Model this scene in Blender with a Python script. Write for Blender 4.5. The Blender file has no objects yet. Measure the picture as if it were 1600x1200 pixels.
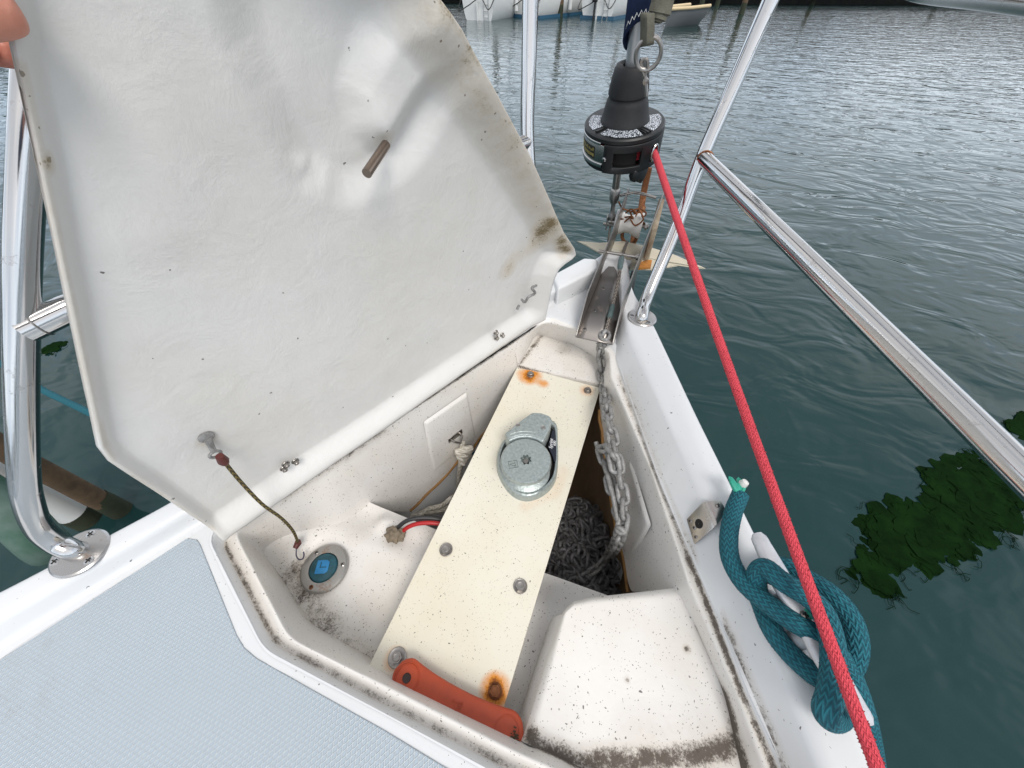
import bpy, bmesh, math, random
from mathutils import Vector, Matrix, noise
R=math.radians
random.seed(7)
sc=bpy.context.scene
# ---------------------------------------------------------------- camera
CH=0.70; F=578.0; TH=math.atan(650/578.0); YAW=R(18.6)
cam_d=bpy.data.cameras.new('camera'); cam=bpy.data.objects.new('camera',cam_d); sc.collection.objects.link(cam)
cam.location=(0,0,CH); cam.rotation_euler=(math.pi/2-TH,0,YAW)
cam_d.sensor_width=36; cam_d.lens=F/1600*36; cam_d.clip_start=0.01; cam_d.clip_end=3000
sc.camera=cam
# ---------------------------------------------------------------- world and sun
SUN_EL=R(54); SUN_AZ=R(138)        # azimuth measured from +Y (forward) towards +X
w=bpy.data.worlds.new('World'); sc.world=w; w.use_nodes=True
nt=w.node_tree; N=nt.nodes; L=nt.links
bg=N['Background']; bg.inputs[1].default_value=0.10
sky=N.new('ShaderNodeTexSky'); sky.sky_type='NISHITA'; sky.sun_disc=False
sky.sun_elevation=SUN_EL; sky.sun_rotation=SUN_AZ; sky.dust_density=3.0
tc=N.new('ShaderNodeTexCoord'); mp=N.new('ShaderNodeMapping'); mp.inputs['Scale'].default_value=(1,1,2.2); mp.inputs['Location'].default_value=(3.1,1.7,0)
cn=N.new('ShaderNodeTexNoise'); cn.inputs['Scale'].default_value=2.6; cn.inputs['Detail'].default_value=7; cn.inputs['Roughness'].default_value=.55
cr=N.new('ShaderNodeValToRGB'); cr.color_ramp.elements[0].position=.30; cr.color_ramp.elements[0].color=(4.6,5.2,6.0,1)
cr.color_ramp.elements[1].position=.72; cr.color_ramp.elements[1].color=(9.8,9.6,9.3,1)
mx=N.new('ShaderNodeMix'); mx.data_type='RGBA'; mx.inputs[0].default_value=.80
L.new(tc.outputs['Generated'],mp.inputs[0]); L.new(mp.outputs[0],cn.inputs[0]); L.new(cn.outputs[0],cr.inputs[0])
sxy=N.new('ShaderNodeSeparateXYZ'); L.new(tc.outputs['Generated'],sxy.inputs[0])
hz=N.new('ShaderNodeMapRange'); hz.inputs[1].default_value=0.0; hz.inputs[2].default_value=.75; hz.inputs[3].default_value=1.58; hz.inputs[4].default_value=.85
L.new(sxy.outputs[2],hz.inputs[0]); vm=N.new('ShaderNodeVectorMath'); vm.operation='SCALE'
L.new(cr.outputs[0],vm.inputs[0]); L.new(hz.outputs[0],vm.inputs['Scale'])
tn=N.new('ShaderNodeMix'); tn.data_type='RGBA'; tr_=N.new('ShaderNodeMapRange'); tr_.inputs[1].default_value=0; tr_.inputs[2].default_value=.5; L.new(sxy.outputs[2],tr_.inputs[0])
L.new(tr_.outputs[0],tn.inputs[0]); tn.inputs[6].default_value=(.88,1.0,1.14,1); tn.inputs[7].default_value=(1.02,1,.98,1)
vt=N.new('ShaderNodeVectorMath'); vt.operation='MULTIPLY'; L.new(vm.outputs[0],vt.inputs[0]); L.new(tn.outputs[2],vt.inputs[1])
L.new(sky.outputs[0],mx.inputs[6]); L.new(vt.outputs[0],mx.inputs[7]); L.new(mx.outputs[2],bg.inputs[0])
sd=bpy.data.lights.new('sun','SUN'); sd.energy=1.4; sd.angle=R(24); sd.color=(1,.965,.92)
so=bpy.data.objects.new('sun',sd); sc.collection.objects.link(so)
dv=Vector((math.sin(SUN_AZ)*math.cos(SUN_EL),math.cos(SUN_AZ)*math.cos(SUN_EL),math.sin(SUN_EL)))
so.rotation_euler=dv.to_track_quat('Z','Y').to_euler(); so.location=(0,0,20)
sc.view_settings.view_transform='Standard'; sc.view_settings.look='None'; sc.view_settings.exposure=0.58; sc.view_settings.gamma=1
sc.render.engine='CYCLES'

# ---------------------------------------------------------------- helpers
COL=sc.collection
def ray(px,py):
    x=px-800.0; y=py-600.0
    fx=math.cos(TH)*F-math.sin(TH)*y; fz=-math.sin(TH)*F-math.cos(TH)*y
    return Vector((-math.sin(YAW)*fx+math.cos(YAW)*x, math.cos(YAW)*fx+math.sin(YAW)*x, fz))
O=Vector((0,0,CH))
def P(px,py,z):                       # surveyed photo point on the level plane at height z
    d=ray(px,py); return O+d*((z-CH)/d.z)
def on(px,py,a,n):
    d=ray(px,py); n=Vector(n); return O+d*((Vector(a)-O).dot(n)/d.dot(n))
def PX(px,py,x): return on(px,py,(x,0,0),(1,0,0))
def PY(px,py,y,s=0): return on(px,py,(0,y,0),(0,1,s))
def V(*a): return Vector(a)
def lerp(a,b,t): return a+(b-a)*t
def sm(t): t=max(0,min(1,t)); return t*t*(3-2*t)

def tag(o,label=None,cat=None,group=None,kind=None):
    if label: o['label']=label
    if cat: o['category']=cat
    if group: o['group']=group
    if kind: o['kind']=kind
    return o
def thing(name,label,cat,loc=(0,0,0),group=None):
    o=bpy.data.objects.new(name,None); COL.objects.link(o); o.location=loc; o.empty_display_size=.05
    return tag(o,label,cat,group)
class MB:
    def __init__(s): s.v=[]; s.f=[]; s.uv=[]; s.mi=[]; s.m=0
    def add(s,vs,fs,uvs=None):
        b=len(s.v); s.v+=[tuple(p) for p in vs]
        for i,f in enumerate(fs):
            s.f.append([b+k for k in f]); s.uv.append(uvs[i] if uvs else None); s.mi.append(s.m)
        return s
    def grid(s,rows,closed=False,uvs=None,wrap=False):
        n=len(rows); m=len(rows[0]); vs=[p for r in rows for p in r]; fs=[];us=[]
        for i in range(n if wrap else n-1):
            i2=(i+1)%n
            for j in range(m if closed else m-1):
                j2=(j+1)%m
                fs.append((i*m+j,i*m+j2,i2*m+j2,i2*m+j))
                if uvs: us.append((uvs(i,j),uvs(i,j+1),uvs(i+1,j+1),uvs(i+1,j)))
        return s.add(vs,fs,us if uvs else None)
    def tube(s,path,r,seg=12,caps=True,closed=False,flat=1.0,upv=None):
        path=[Vector(p) for p in path]; n=len(path)
        if not hasattr(r,'__len__'): r=[r]*n
        rows=[]; prev=None; acc=[0]
        for i in range(1,n): acc.append(acc[-1]+(path[i]-path[i-1]).length)
        for i in range(n):
            if closed: t=(path[(i+1)%n]-path[i-1])
            else: t=(path[min(i+1,n-1)]-path[max(i-1,0)])
            t.normalize()
            if prev is None:
                up=Vector(upv) if upv else (Vector((0,0,1)) if abs(t.z)<.9 else Vector((0,1,0)))
                a=(up-t*up.dot(t)).normalized()
            else: a=(prev-t*prev.dot(t)).normalized()
            prev=a; b=t.cross(a)
            rows.append([path[i]+(a*math.cos(2*math.pi*k/seg)*flat+b*math.sin(2*math.pi*k/seg))*r[i] for k in range(seg)])
        R0=max(r)
        s.grid(rows,closed=True,wrap=closed,uvs=lambda i,j:(j/seg,acc[min(i,n-1)]/(2*math.pi*R0)))
        if caps and not closed:
            b=len(s.v)-n*seg
            s.f.append([b+k for k in range(seg)][::-1]); s.f.append([b+(n-1)*seg+k for k in range(seg)])
            s.uv+= [None,None]; s.mi+=[s.m,s.m]
        return s
    def lathe(s,prof,c=(0,0,0),axis=(0,0,1),seg=40,xa=None):
        ax=Vector(axis).normalized(); a=Vector(xa) if xa else (Vector((1,0,0)) if abs(ax.x)<.9 else Vector((0,1,0)))
        a=(a-ax*a.dot(ax)).normalized(); b=ax.cross(a); c=Vector(c)
        rows=[[c+ax*z+(a*math.cos(2*math.pi*k/seg)+b*math.sin(2*math.pi*k/seg))*r for k in range(seg)] for r,z in prof]
        return s.grid(rows,closed=True)
    def prism(s,poly,h0,h1,fr=None):  # polygon in local xy extruded from h0 to h1; fr = matrix
        fr=fr or Matrix.Identity(4)
        n=len(poly); vs=[fr@Vector((p[0],p[1],h0)) for p in poly]+[fr@Vector((p[0],p[1],h1)) for p in poly]
        fs=[tuple(range(n))[::-1],tuple(range(n,2*n))]+[(i,(i+1)%n,n+(i+1)%n,n+i) for i in range(n)]
        return s.add(vs,fs)
    def box(s,c,sz,fr=None):
        fr=fr or Matrix.Identity(4); c=Vector(c)
        x,y,z=[q/2 for q in sz]
        M=fr@Matrix.Translation(c)
        return s.prism([(-x,-y),(x,-y),(x,y),(-x,y)],-z,z,M)
    def build(s,name,mat,parent=None,smooth=35,bevel=0,bseg=2,sub=0,weld=False,solid=0,soff=-1):
        me=bpy.data.meshes.new(name); me.from_pydata(s.v,[],s.f)
        mats=mat if isinstance(mat,(list,tuple)) else [mat]
        for q in mats: me.materials.append(q)
        if any(s.mi): me.polygons.foreach_set('material_index',s.mi)
        if any(u for u in s.uv):
            ul=me.uv_layers.new(name='UVMap'); k=0
            for f,u in zip(s.f,s.uv):
                for q in range(len(f)):
                    if u: ul.data[k].uv=u[q]
                    k+=1
        me.validate(); me.update()
        if weld:
            bm=bmesh.new(); bm.from_mesh(me); bmesh.ops.remove_doubles(bm,verts=bm.verts,dist=weld if weld is not True else 1e-5)
            bmesh.ops.recalc_face_normals(bm,faces=bm.faces); bm.to_mesh(me); bm.free()
        if smooth:
            me.shade_smooth()
            if not(bevel or sub): me.set_sharp_from_angle(angle=R(smooth))
        o=bpy.data.objects.new(name,me); COL.objects.link(o)
        if parent:
            o.parent=parent; o.matrix_parent_inverse=Matrix.Identity(4)
            o.location=-parent_loc(parent) if parent.type=='EMPTY' or True else (0,0,0)
        if solid: md=o.modifiers.new('solid','SOLIDIFY'); md.thickness=solid; md.offset=soff
        if bevel: md=o.modifiers.new('bevel','BEVEL'); md.width=bevel; md.segments=bseg; md.limit_method='ANGLE'; md.angle_limit=R(35); md.harden_normals=False
        if sub: md=o.modifiers.new('sub','SUBSURF'); md.levels=sub; md.render_levels=sub
        return o
def parent_loc(p):
    l=Vector(p.location); q=p.parent
    while q: l+=Vector(q.location); q=q.parent
    return l
def cr_spline(pts,n=8,closed=False):
    pts=[Vector(p) for p in pts]; out=[]; m=len(pts)
    rng=range(m) if closed else range(m-1)
    for i in rng:
        p0=pts[(i-1)%m] if closed or i>0 else pts[0]*2-pts[1]
        p1=pts[i]; p2=pts[(i+1)%m]
        p3=pts[(i+2)%m] if closed or i+2<m else pts[-1]*2-pts[-2]
        for k in range(n):
            t=k/n; out.append(.5*((2*p1)+(p2-p0)*t+(2*p0-5*p1+4*p2-p3)*t*t+(3*p1-p0-3*p2+p3)*t**3))
    if not closed: out.append(pts[-1].copy())
    return out
def roundpath(pts,r,n=6):            # polyline with circular-ish filleted corners, fixed point count
    pts=[Vector(p) for p in pts]; out=[pts[0]]
    for i in range(1,len(pts)-1):
        a,b,c=pts[i-1],pts[i],pts[i+1]
        ra=min(r,(a-b).length*.45); rc=min(r,(c-b).length*.45)
        p=b+(a-b).normalized()*ra; q=b+(c-b).normalized()*rc
        for k in range(n+1):
            t=k/n; out.append(p*(1-t)**2+b*2*t*(1-t)+q*t*t)
    out.append(pts[-1]); return out
def dens(pts,n):                      # n equal steps on each segment
    out=[]
    for i in range(len(pts)-1):
        for k in range(n): out.append(lerp(pts[i],pts[i+1],k/n))
    out.append(pts[-1]); return out
def resample(pts,n):
    pts=[Vector(p) for p in pts]; acc=[0]
    for i in range(1,len(pts)): acc.append(acc[-1]+(pts[i]-pts[i-1]).length)
    out=[]; j=0
    for k in range(n+1):
        d=acc[-1]*k/n
        while j<len(pts)-2 and acc[j+1]<d: j+=1
        out.append(lerp(pts[j],pts[j+1],(d-acc[j])/max(1e-9,acc[j+1]-acc[j])))
    return out
def coons(bot,rig,top,lef,nu,nv):     # bot,top: left->right ; lef,rig: bottom->top
    b,t=resample(bot,nu),resample(top,nu); l,r=resample(lef,nv),resample(rig,nv); rows=[]
    for j in range(nv+1):
        v=j/nv; row=[]
        for i in range(nu+1):
            u=i/nu
            row.append(b[i]*(1-v)+t[i]*v+l[j]*(1-u)+r[j]*u-(b[0]*(1-u)*(1-v)+b[-1]*u*(1-v)+t[0]*(1-u)*v+t[-1]*u*v))
        rows.append(row)
    return rows
def segd(p,a,b):
    ab=b-a; t=max(0,min(1,(p-a).dot(ab)/max(1e-12,ab.dot(ab)))); return (p-(a+ab*t)).length
def paint(o,fn,name='dirt'):
    me=o.data; a=me.attributes.new(name,'FLOAT','POINT')
    a.data.foreach_set('value',[fn(v.co) for v in me.vertices])
def dirtfn(lines,base=0.0):           # lines: list of (points,width,amount)
    L_=[([Vector(p) for p in pts],w_,am) for pts,w_,am in lines]
    def f(p):
        d=base
        for pts,w_,am in L_:
            if len(pts)==1: q=(p-pts[0]).length
            else: q=min(segd(p,pts[i],pts[i+1]) for i in range(len(pts)-1))
            if q<w_: d=max(d,am*(1-(q/w_)**1.7))
        return d
    return f
def look(o,z,y):                      # frame with local z,y axes
    z=Vector(z).normalized(); y=Vector(y); x=y.cross(z).normalized(); y=z.cross(x)
    return Matrix(((x.x,y.x,z.x,o[0]),(x.y,y.y,z.y,o[1]),(x.z,y.z,z.z,o[2]),(0,0,0,1)))
def copytree(o,loc,label=None,rz=None):
    c=o.copy(); COL.objects.link(c); c.location=loc
    if rz is not None: c.rotation_euler=(0,0,rz)
    if label: c['label']=label
    for ch in list(o.children):
        d=ch.copy(); COL.objects.link(d); d.parent=c
        for g in list(ch.children):
            e=g.copy(); COL.objects.link(e); e.parent=d
    return c

# ---------------------------------------------------------------- materials
def M(name,col=(.8,.8,.8),rough=.5,metal=0,bump=0,bscale=50,var=0,vscale=8,spec=.5,col2=None,coord='Object',bdist=.002,coat=0):
    m=bpy.data.materials.new(name); m.use_nodes=True; nt=m.node_tree; b=nt.nodes['Principled BSDF']
    b.inputs['Base Color'].default_value=(*col,1); b.inputs['Roughness'].default_value=rough; b.inputs['Metallic'].default_value=metal
    b.inputs['Specular IOR Level'].default_value=spec; b.inputs['Coat Weight'].default_value=coat
    t=nt.nodes.new('ShaderNodeTexCoord')
    if bump:
        n=nt.nodes.new('ShaderNodeTexNoise'); n.inputs['Scale'].default_value=bscale; n.inputs['Detail'].default_value=5
        bp=nt.nodes.new('ShaderNodeBump'); bp.inputs['Strength'].default_value=bump; bp.inputs['Distance'].default_value=bdist
        nt.links.new(t.outputs[coord],n.inputs[0]); nt.links.new(n.outputs[0],bp.inputs['Height']); nt.links.new(bp.outputs[0],b.inputs['Normal'])
    if var:
        n2=nt.nodes.new('ShaderNodeTexNoise'); n2.inputs['Scale'].default_value=vscale; n2.inputs['Detail'].default_value=8; n2.inputs['Roughness'].default_value=.65
        r=nt.nodes.new('ShaderNodeValToRGB'); r.color_ramp.elements[0].position=.5-.22; r.color_ramp.elements[1].position=.5+.22
        c2=col2 or tuple(c*(1-var) for c in col)
        r.color_ramp.elements[0].color=(*c2,1); r.color_ramp.elements[1].color=(*col,1)
        nt.links.new(t.outputs[coord],n2.inputs[0]); nt.links.new(n2.outputs[0],r.inputs[0]); nt.links.new(r.outputs[0],b.inputs['Base Color'])
    return m
def node(nt,t,**k):
    n=nt.nodes.new('ShaderNode'+t)
    for a,v in k.items(): setattr(n,a,v)
    return n
def math_(nt,op,a,b=None,c=None,clamp=False):
    n=nt.nodes.new('ShaderNodeMath'); n.operation=op; n.use_clamp=clamp
    for i,q in enumerate((a,b,c)):
        if q is None: continue
        if isinstance(q,(int,float)): n.inputs[i].default_value=q
        else: nt.links.new(q,n.inputs[i])
    return n.outputs[0]
def mixc(nt,f,a,b):
    n=nt.nodes.new('ShaderNodeMix'); n.data_type='RGBA'
    for i,q in ((0,f),(6,a),(7,b)):
        if isinstance(q,tuple): n.inputs[i].default_value=(*q,1)
        elif isinstance(q,(int,float)): n.inputs[i].default_value=q
        else: nt.links.new(q,n.inputs[i])
    return n.outputs[2]
def tnoise(nt,vec,scale,detail=4,rough=.5,dist=0):
    n=nt.nodes.new('ShaderNodeTexNoise'); n.inputs['Scale'].default_value=scale; n.inputs['Detail'].default_value=detail
    n.inputs['Roughness'].default_value=rough; n.inputs['Distortion'].default_value=dist; nt.links.new(vec,n.inputs[0]); return n.outputs[0]
def gel(name,col,yellow,rough=.35,speck=.6,spcol=(.06,.05,.045),bumpy=.15,ycov=.5,sscale=170,bsc=40,rs=1.0,grime=(.075,.058,.045),filmc=(.40,.33,.24),filmk=.9,hk=1.36,hm=4.0):
    """painted glass fibre: yellowing, dark specks, grime where the 'dirt' attribute is high"""
    m=bpy.data.materials.new(name); m.use_nodes=True; nt=m.node_tree; b=nt.nodes['Principled BSDF']
    ob=node(nt,'TexCoord').outputs['Object']
    n1=tnoise(nt,ob,5,6,.6); n2=tnoise(nt,ob,60,8,.75); n3=tnoise(nt,ob,320,6,.8)
    yf=math_(nt,'MULTIPLY',math_(nt,'SUBTRACT',n1,.62-ycov*.35,clamp=True),3.0,clamp=True)
    c=mixc(nt,yf,col,yellow)
    nd=node(nt,'TexNoise'); nd.inputs['Scale'].default_value=140; nd.inputs['Detail'].default_value=3; nt.links.new(ob,nd.inputs[0])
    va=node(nt,'VectorMath',operation='MULTIPLY_ADD'); nt.links.new(nd.outputs['Color'],va.inputs[0]); va.inputs[1].default_value=(.008,.008,.008); nt.links.new(ob,va.inputs[2]); obd=va.outputs[0]
    # specks in two sizes, denser where dirty
    at=node(nt,'Attribute',attribute_name='dirt'); nl=tnoise(nt,ob,26,5,.7)
    d=math_(nt,'MULTIPLY',at.outputs['Fac'],math_(nt,'ADD',.45,math_(nt,'MULTIPLY',nl,1.15)))
    for sc_,th,gate in ((sscale,.20,.93),(sscale*.42,.12,.90),(sscale*2.2,.24,.90)):
        vo=node(nt,'TexVoronoi'); vo.inputs['Scale'].default_value=sc_; nt.links.new(obd,vo.inputs[0])
        wn=node(nt,'SeparateColor'); nt.links.new(vo.outputs['Color'],wn.inputs[0])
        g=math_(nt,'GREATER_THAN',math_(nt,'ADD',wn.outputs[0],math_(nt,'MULTIPLY',d,.30)),math_(nt,'SUBTRACT',1+.09*speck,math_(nt,'MULTIPLY',nl,(1-gate)*speck*4.2)))
        s_=math_(nt,'LESS_THAN',math_(nt,'ADD',vo.outputs['Distance'],math_(nt,'MULTIPLY',n3,.12)),th*rs+.06)
        c=mixc(nt,math_(nt,'MULTIPLY',math_(nt,'MULTIPLY',g,s_),.85),c,spcol)
    # hair cracks / scuffs
    # soft film then hard grime
    film=math_(nt,'MULTIPLY',math_(nt,'MULTIPLY',d,n2),filmk,clamp=True)
    c=mixc(nt,film,c,filmc)
    hard=math_(nt,'MULTIPLY',math_(nt,'SUBTRACT',math_(nt,'ADD',math_(nt,'MULTIPLY',n2,.8),math_(nt,'ADD',math_(nt,'MULTIPLY',n3,.9),math_(nt,'MULTIPLY',d,.80))),hk),hm,clamp=True)
    c=mixc(nt,math_(nt,'MULTIPLY',hard,.92),c,grime)
    nt.links.new(c,b.inputs['Base Color'])
    nt.links.new(math_(nt,'ADD',math_(nt,'MULTIPLY',hard,.4),rough),b.inputs['Roughness'])
    bp=node(nt,'Bump'); bp.inputs['Strength'].default_value=bumpy; bp.inputs['Distance'].default_value=.004
    nt.links.new(math_(nt,'ADD',tnoise(nt,ob,bsc,6,.6,.6),math_(nt,'MULTIPLY',n2,.25)),bp.inputs['Height']); nt.links.new(bp.outputs[0],b.inputs['Normal'])
    return m
def nonskid():
    m=bpy.data.materials.new('nonskid'); m.use_nodes=True; nt=m.node_tree; b=nt.nodes['Principled BSDF']
    ob=node(nt,'TexCoord').outputs['Object']; sx=node(nt,'SeparateXYZ'); nt.links.new(ob,sx.inputs[0])
    u=math_(nt,'MULTIPLY',math_(nt,'ADD',sx.outputs[0],math_(nt,'MULTIPLY',sx.outputs[1],-.10)),2*math.pi/.0122)
    v=math_(nt,'MULTIPLY',sx.outputs[1],2*math.pi/.0210)
    a=math_(nt,'ABSOLUTE',math_(nt,'SINE',math_(nt,'ADD',u,v))); c_=math_(nt,'ABSOLUTE',math_(nt,'SINE',math_(nt,'SUBTRACT',u,v)))
    h=math_(nt,'MINIMUM',a,c_)
    pl=math_(nt,'MULTIPLY',math_(nt,'SUBTRACT',h,.20),5,clamp=True)
    n1=tnoise(nt,ob,9,6,.6)
    base=mixc(nt,n1,(.375,.44,.50),(.32,.385,.44))
    c=mixc(nt,math_(nt,'MULTIPLY',pl,.9),(.58,.63,.66),base)
    n2=tnoise(nt,ob,30,8,.8)
    c=mixc(nt,math_(nt,'MULTIPLY',math_(nt,'MULTIPLY',math_(nt,'SUBTRACT',math_(nt,'ADD',math_(nt,'MULTIPLY',n2,.6),math_(nt,'MULTIPLY',tnoise(nt,ob,3.5,3,.5),.5)),.60,clamp=True),1),3.0,clamp=True),c,(.35,.36,.36))
    nt.links.new(c,b.inputs['Base Color']); b.inputs['Roughness'].default_value=.30
    bp=node(nt,'Bump'); bp.inputs['Strength'].default_value=.9; bp.inputs['Distance'].default_value=.002; bp.invert=True
    nt.links.new(pl,bp.inputs['Height']); nt.links.new(bp.outputs[0],b.inputs['Normal'])
    return m
def steel(name,rough=.12,col=(.72,.71,.70),rust=.25,rc=(.22,.10,.04),rsc=25):
    m=bpy.data.materials.new(name); m.use_nodes=True; nt=m.node_tree; b=nt.nodes['Principled BSDF']
    ob=node(nt,'TexCoord').outputs['Object']
    n1=tnoise(nt,ob,rsc,8,.7); n2=tnoise(nt,ob,220,4,.7)
    f=math_(nt,'MULTIPLY',math_(nt,'SUBTRACT',math_(nt,'ADD',math_(nt,'MULTIPLY',n1,.75),math_(nt,'MULTIPLY',n2,.25)),.66-rust*.25),6,clamp=True)
    nt.links.new(mixc(nt,f,col,rc),b.inputs['Base Color'])
    nt.links.new(math_(nt,'SUBTRACT',1.0,math_(nt,'MULTIPLY',f,.6)),b.inputs['Metallic'])
    nt.links.new(math_(nt,'ADD',math_(nt,'ADD',rough,math_(nt,'MULTIPLY',f,.5)),math_(nt,'MULTIPLY',n1,.08)),b.inputs['Roughness'])
    bp=node(nt,'Bump'); bp.inputs['Strength'].default_value=.05; bp.inputs['Distance'].default_value=.0005
    nt.links.new(n2,bp.inputs['Height']); nt.links.new(bp.outputs[0],b.inputs['Normal'])
    return m
def rope_mat(name,c1,c2,strands=9,pitch=1.0,fuzz=.35,groove=.5,bstr=.9):
    """braided sleeve drawn in the tube's own u (around) v (along) coordinates"""
    m=bpy.data.materials.new(name); m.use_nodes=True; nt=m.node_tree; b=nt.nodes['Principled BSDF']
    tcn=node(nt,'TexCoord'); sx=node(nt,'SeparateXYZ'); nt.links.new(tcn.outputs['UV'],sx.inputs[0])
    U=math_(nt,'MULTIPLY',sx.outputs[0],strands); W=math_(nt,'MULTIPLY',sx.outputs[1],strands*pitch)
    # herringbone: triangle wave across, stripes along
    tri=math_(nt,'ABSOLUTE',math_(nt,'SUBTRACT',math_(nt,'FRACT',U),.5))
    st=math_(nt,'SINE',math_(nt,'MULTIPLY',math_(nt,'ADD',W,math_(nt,'MULTIPLY',tri,1.6)),2*math.pi))
    edge=math_(nt,'MULTIPLY',math_(nt,'SUBTRACT',.5,math_(nt,'ABSOLUTE',math_(nt,'SUBTRACT',tri,.25))),1)
    h=math_(nt,'ADD',math_(nt,'MULTIPLY',st,.5),.5)
    ob=tcn.outputs['Object']; n1=tnoise(nt,ob,30,5,.6); n2=tnoise(nt,ob,500,4,.8)
    hh=math_(nt,'MULTIPLY',h,math_(nt,'ADD',.6,math_(nt,'MULTIPLY',n2,.7)))
    c=mixc(nt,math_(nt,'ADD',1-groove,math_(nt,'MULTIPLY',hh,groove),clamp=True),c2,c1)  # c2 paints shade into the braid grooves; on the bungee a second colour
    worn=math_(nt,'MULTIPLY',math_(nt,'SUBTRACT',math_(nt,'ADD',math_(nt,'MULTIPLY',n2,.6),math_(nt,'MULTIPLY',n1,.5)),.66),4*fuzz,clamp=True)
    c=mixc(nt,worn,c,tuple(min(1,q*1.6+.10) for q in c1))
    nt.links.new(c,b.inputs['Base Color']); b.inputs['Roughness'].default_value=.8
    bp=node(nt,'Bump'); bp.inputs['Strength'].default_value=bstr; bp.inputs['Distance'].default_value=.0015
    nt.links.new(math_(nt,'ADD',h,math_(nt,'MULTIPLY',n2,.5)),bp.inputs['Height']); nt.links.new(bp.outputs[0],b.inputs['Normal'])
    return m
def water_mat():
    m=bpy.data.materials.new('sea_water'); m.use_nodes=True; nt=m.node_tree; b=nt.nodes['Principled BSDF']
    ob=node(nt,'TexCoord').outputs['Object']
    b.inputs['Roughness'].default_value=.03; b.inputs['IOR'].default_value=1.33; b.inputs['Specular Tint'].default_value=(.80,.96,1.12,1)
    n0=tnoise(nt,ob,.5,3,.5)
    nt.links.new(mixc(nt,n0,(.008,.027,.027),(.015,.044,.042)),b.inputs['Base Color'])
    mpn=node(nt,'Mapping'); mpn.inputs['Scale'].default_value=(1,1.7,1); mpn.inputs['Rotation'].default_value=(0,0,R(12)); nt.links.new(ob,mpn.inputs[0])
    a=tnoise(nt,mpn.outputs[0],1.9,2,.5,1.2); c=tnoise(nt,mpn.outputs[0],4.6,2,.5,.8); d=tnoise(nt,mpn.outputs[0],.8,1,.4,.5)
    h=math_(nt,'ADD',math_(nt,'MULTIPLY',a,.95),math_(nt,'ADD',math_(nt,'MULTIPLY',c,.14),math_(nt,'MULTIPLY',d,.7)))
    bp=node(nt,'Bump'); bp.inputs['Strength'].default_value=1; bp.inputs['Distance'].default_value=.024
    nt.links.new(h,bp.inputs['Height']); nt.links.new(bp.outputs[0],b.inputs['Normal'])
    return m
m_gel=gel('gelcoat_white',(.66,.67,.68),(.63,.635,.62),rough=.22,speck=.12,bumpy=.04,ycov=.2)
m_liner=gel('locker_gelcoat',(.74,.722,.695),(.68,.635,.565),rough=.42,speck=1.25,bumpy=.18,ycov=.45,hk=1.26,filmk=1.15)
m_lid=gel('lid_gelcoat',(.655,.645,.625),(.61,.59,.545),rough=.36,filmk=1.6,filmc=(.44,.35,.22),hk=1.34,grime=(.17,.125,.06),speck=.10,bumpy=.36,ycov=.5,sscale=60,bsc=26,rs=.75)
m_board=gel('cream_board',(.72,.69,.59),(.67,.615,.475),rough=.5,speck=1.3,bumpy=.06,ycov=.55,sscale=230,grime=(.20,.055,.012),filmc=(.66,.24,.01),filmk=2.3,hk=1.50)
m_nonskid=nonskid()
m_steel=steel('stainless_tube',.09,(.58,.57,.56),.30,(.10,.07,.05),40)  # brown blotches also stand in for brown reflections on the tubes
m_steel_d=steel('stainless_dull',.30,(.36,.34,.32),.45,(.10,.06,.035),60)
m_rusty=steel('rusty_steel',.5,(.30,.14,.07),.95,(.20,.075,.03),60)
m_galv=M('galvanised',(.40,.40,.395),.55,.35,.5,300,.55,110,col2=(.13,.125,.12))
m_galv_d=M('dark_galvanised',(.30,.30,.31),.5,.3,.6,300,.6,120,col2=(.08,.075,.07))  # darker zinc grey for the chain heap
m_cast=M('cast_aluminium',(.47,.52,.51),.40,.6,.45,260,.35,190,col2=(.27,.315,.31))
m_black=M('black_plastic',(.011,.012,.013),.45,0,.15,200,.3,20)
m_rubber=M('black_rubber',(.020,.020,.021),.6,0,.35,60,.4,14,col2=(.009,.009,.010))
m_alu=M('anodised_foil',(.52,.54,.56),.32,.75,.05,100,.1,9)
m_white_plastic=M('white_plastic',(.74,.73,.70),.4,0,.05,60,.15,12)
m_cleat=M('cleat_alloy',(.66,.67,.69),.42,.35,.15,150,.22,60,col2=(.48,.49,.52))
m_teal=rope_mat('teal_braid',(.010,.160,.205),(.001,.040,.065),strands=11,pitch=.85,fuzz=.6,groove=.75)
m_teal_worn=rope_mat('teal_braid_worn',(.035,.150,.155),(.006,.045,.06),strands=10,pitch=.5,fuzz=1.6,groove=.6)
m_red=rope_mat('red_braid',(.84,.085,.115),(.46,.022,.036),strands=9,pitch=1.2,fuzz=.8,groove=.5)
m_bungee=rope_mat('bungee_braid',(.20,.15,.045),(.012,.011,.008),strands=3,pitch=.42,fuzz=.0,groove=1.0,bstr=.5)
m_whiterope=rope_mat('white_rope',(.80,.77,.69),(.45,.40,.32),strands=3,pitch=.8,fuzz=.4,groove=.7)
m_orange=M('orange_rubber',(.52,.075,.022),.55,0,.25,90,.25,18,col2=(.34,.055,.025))
m_brown=M('hull_interior',(.21,.14,.075),.85,0,.6,30,.5,6,col2=(.09,.06,.035))
m_rawedge=M('raw_glass_edge',(.34,.18,.06),.8,0,.5,200,.4,60)
m_dark=M('dark_gap',(.012,.011,.010),.9)
m_blue=M('blue_cap',(.012,.085,.12),.45,0,.2,120,.6,60,col2=(.008,.035,.04))
m_bluelogo=M('blue_emblem',(.02,.19,.42),.4,0,.1,120,.3,80)
m_cream=M('cream_galvanised_fluke',(.58,.53,.42),.6,0,.3,60,.4,10,col2=(.42,.37,.28))
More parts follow.
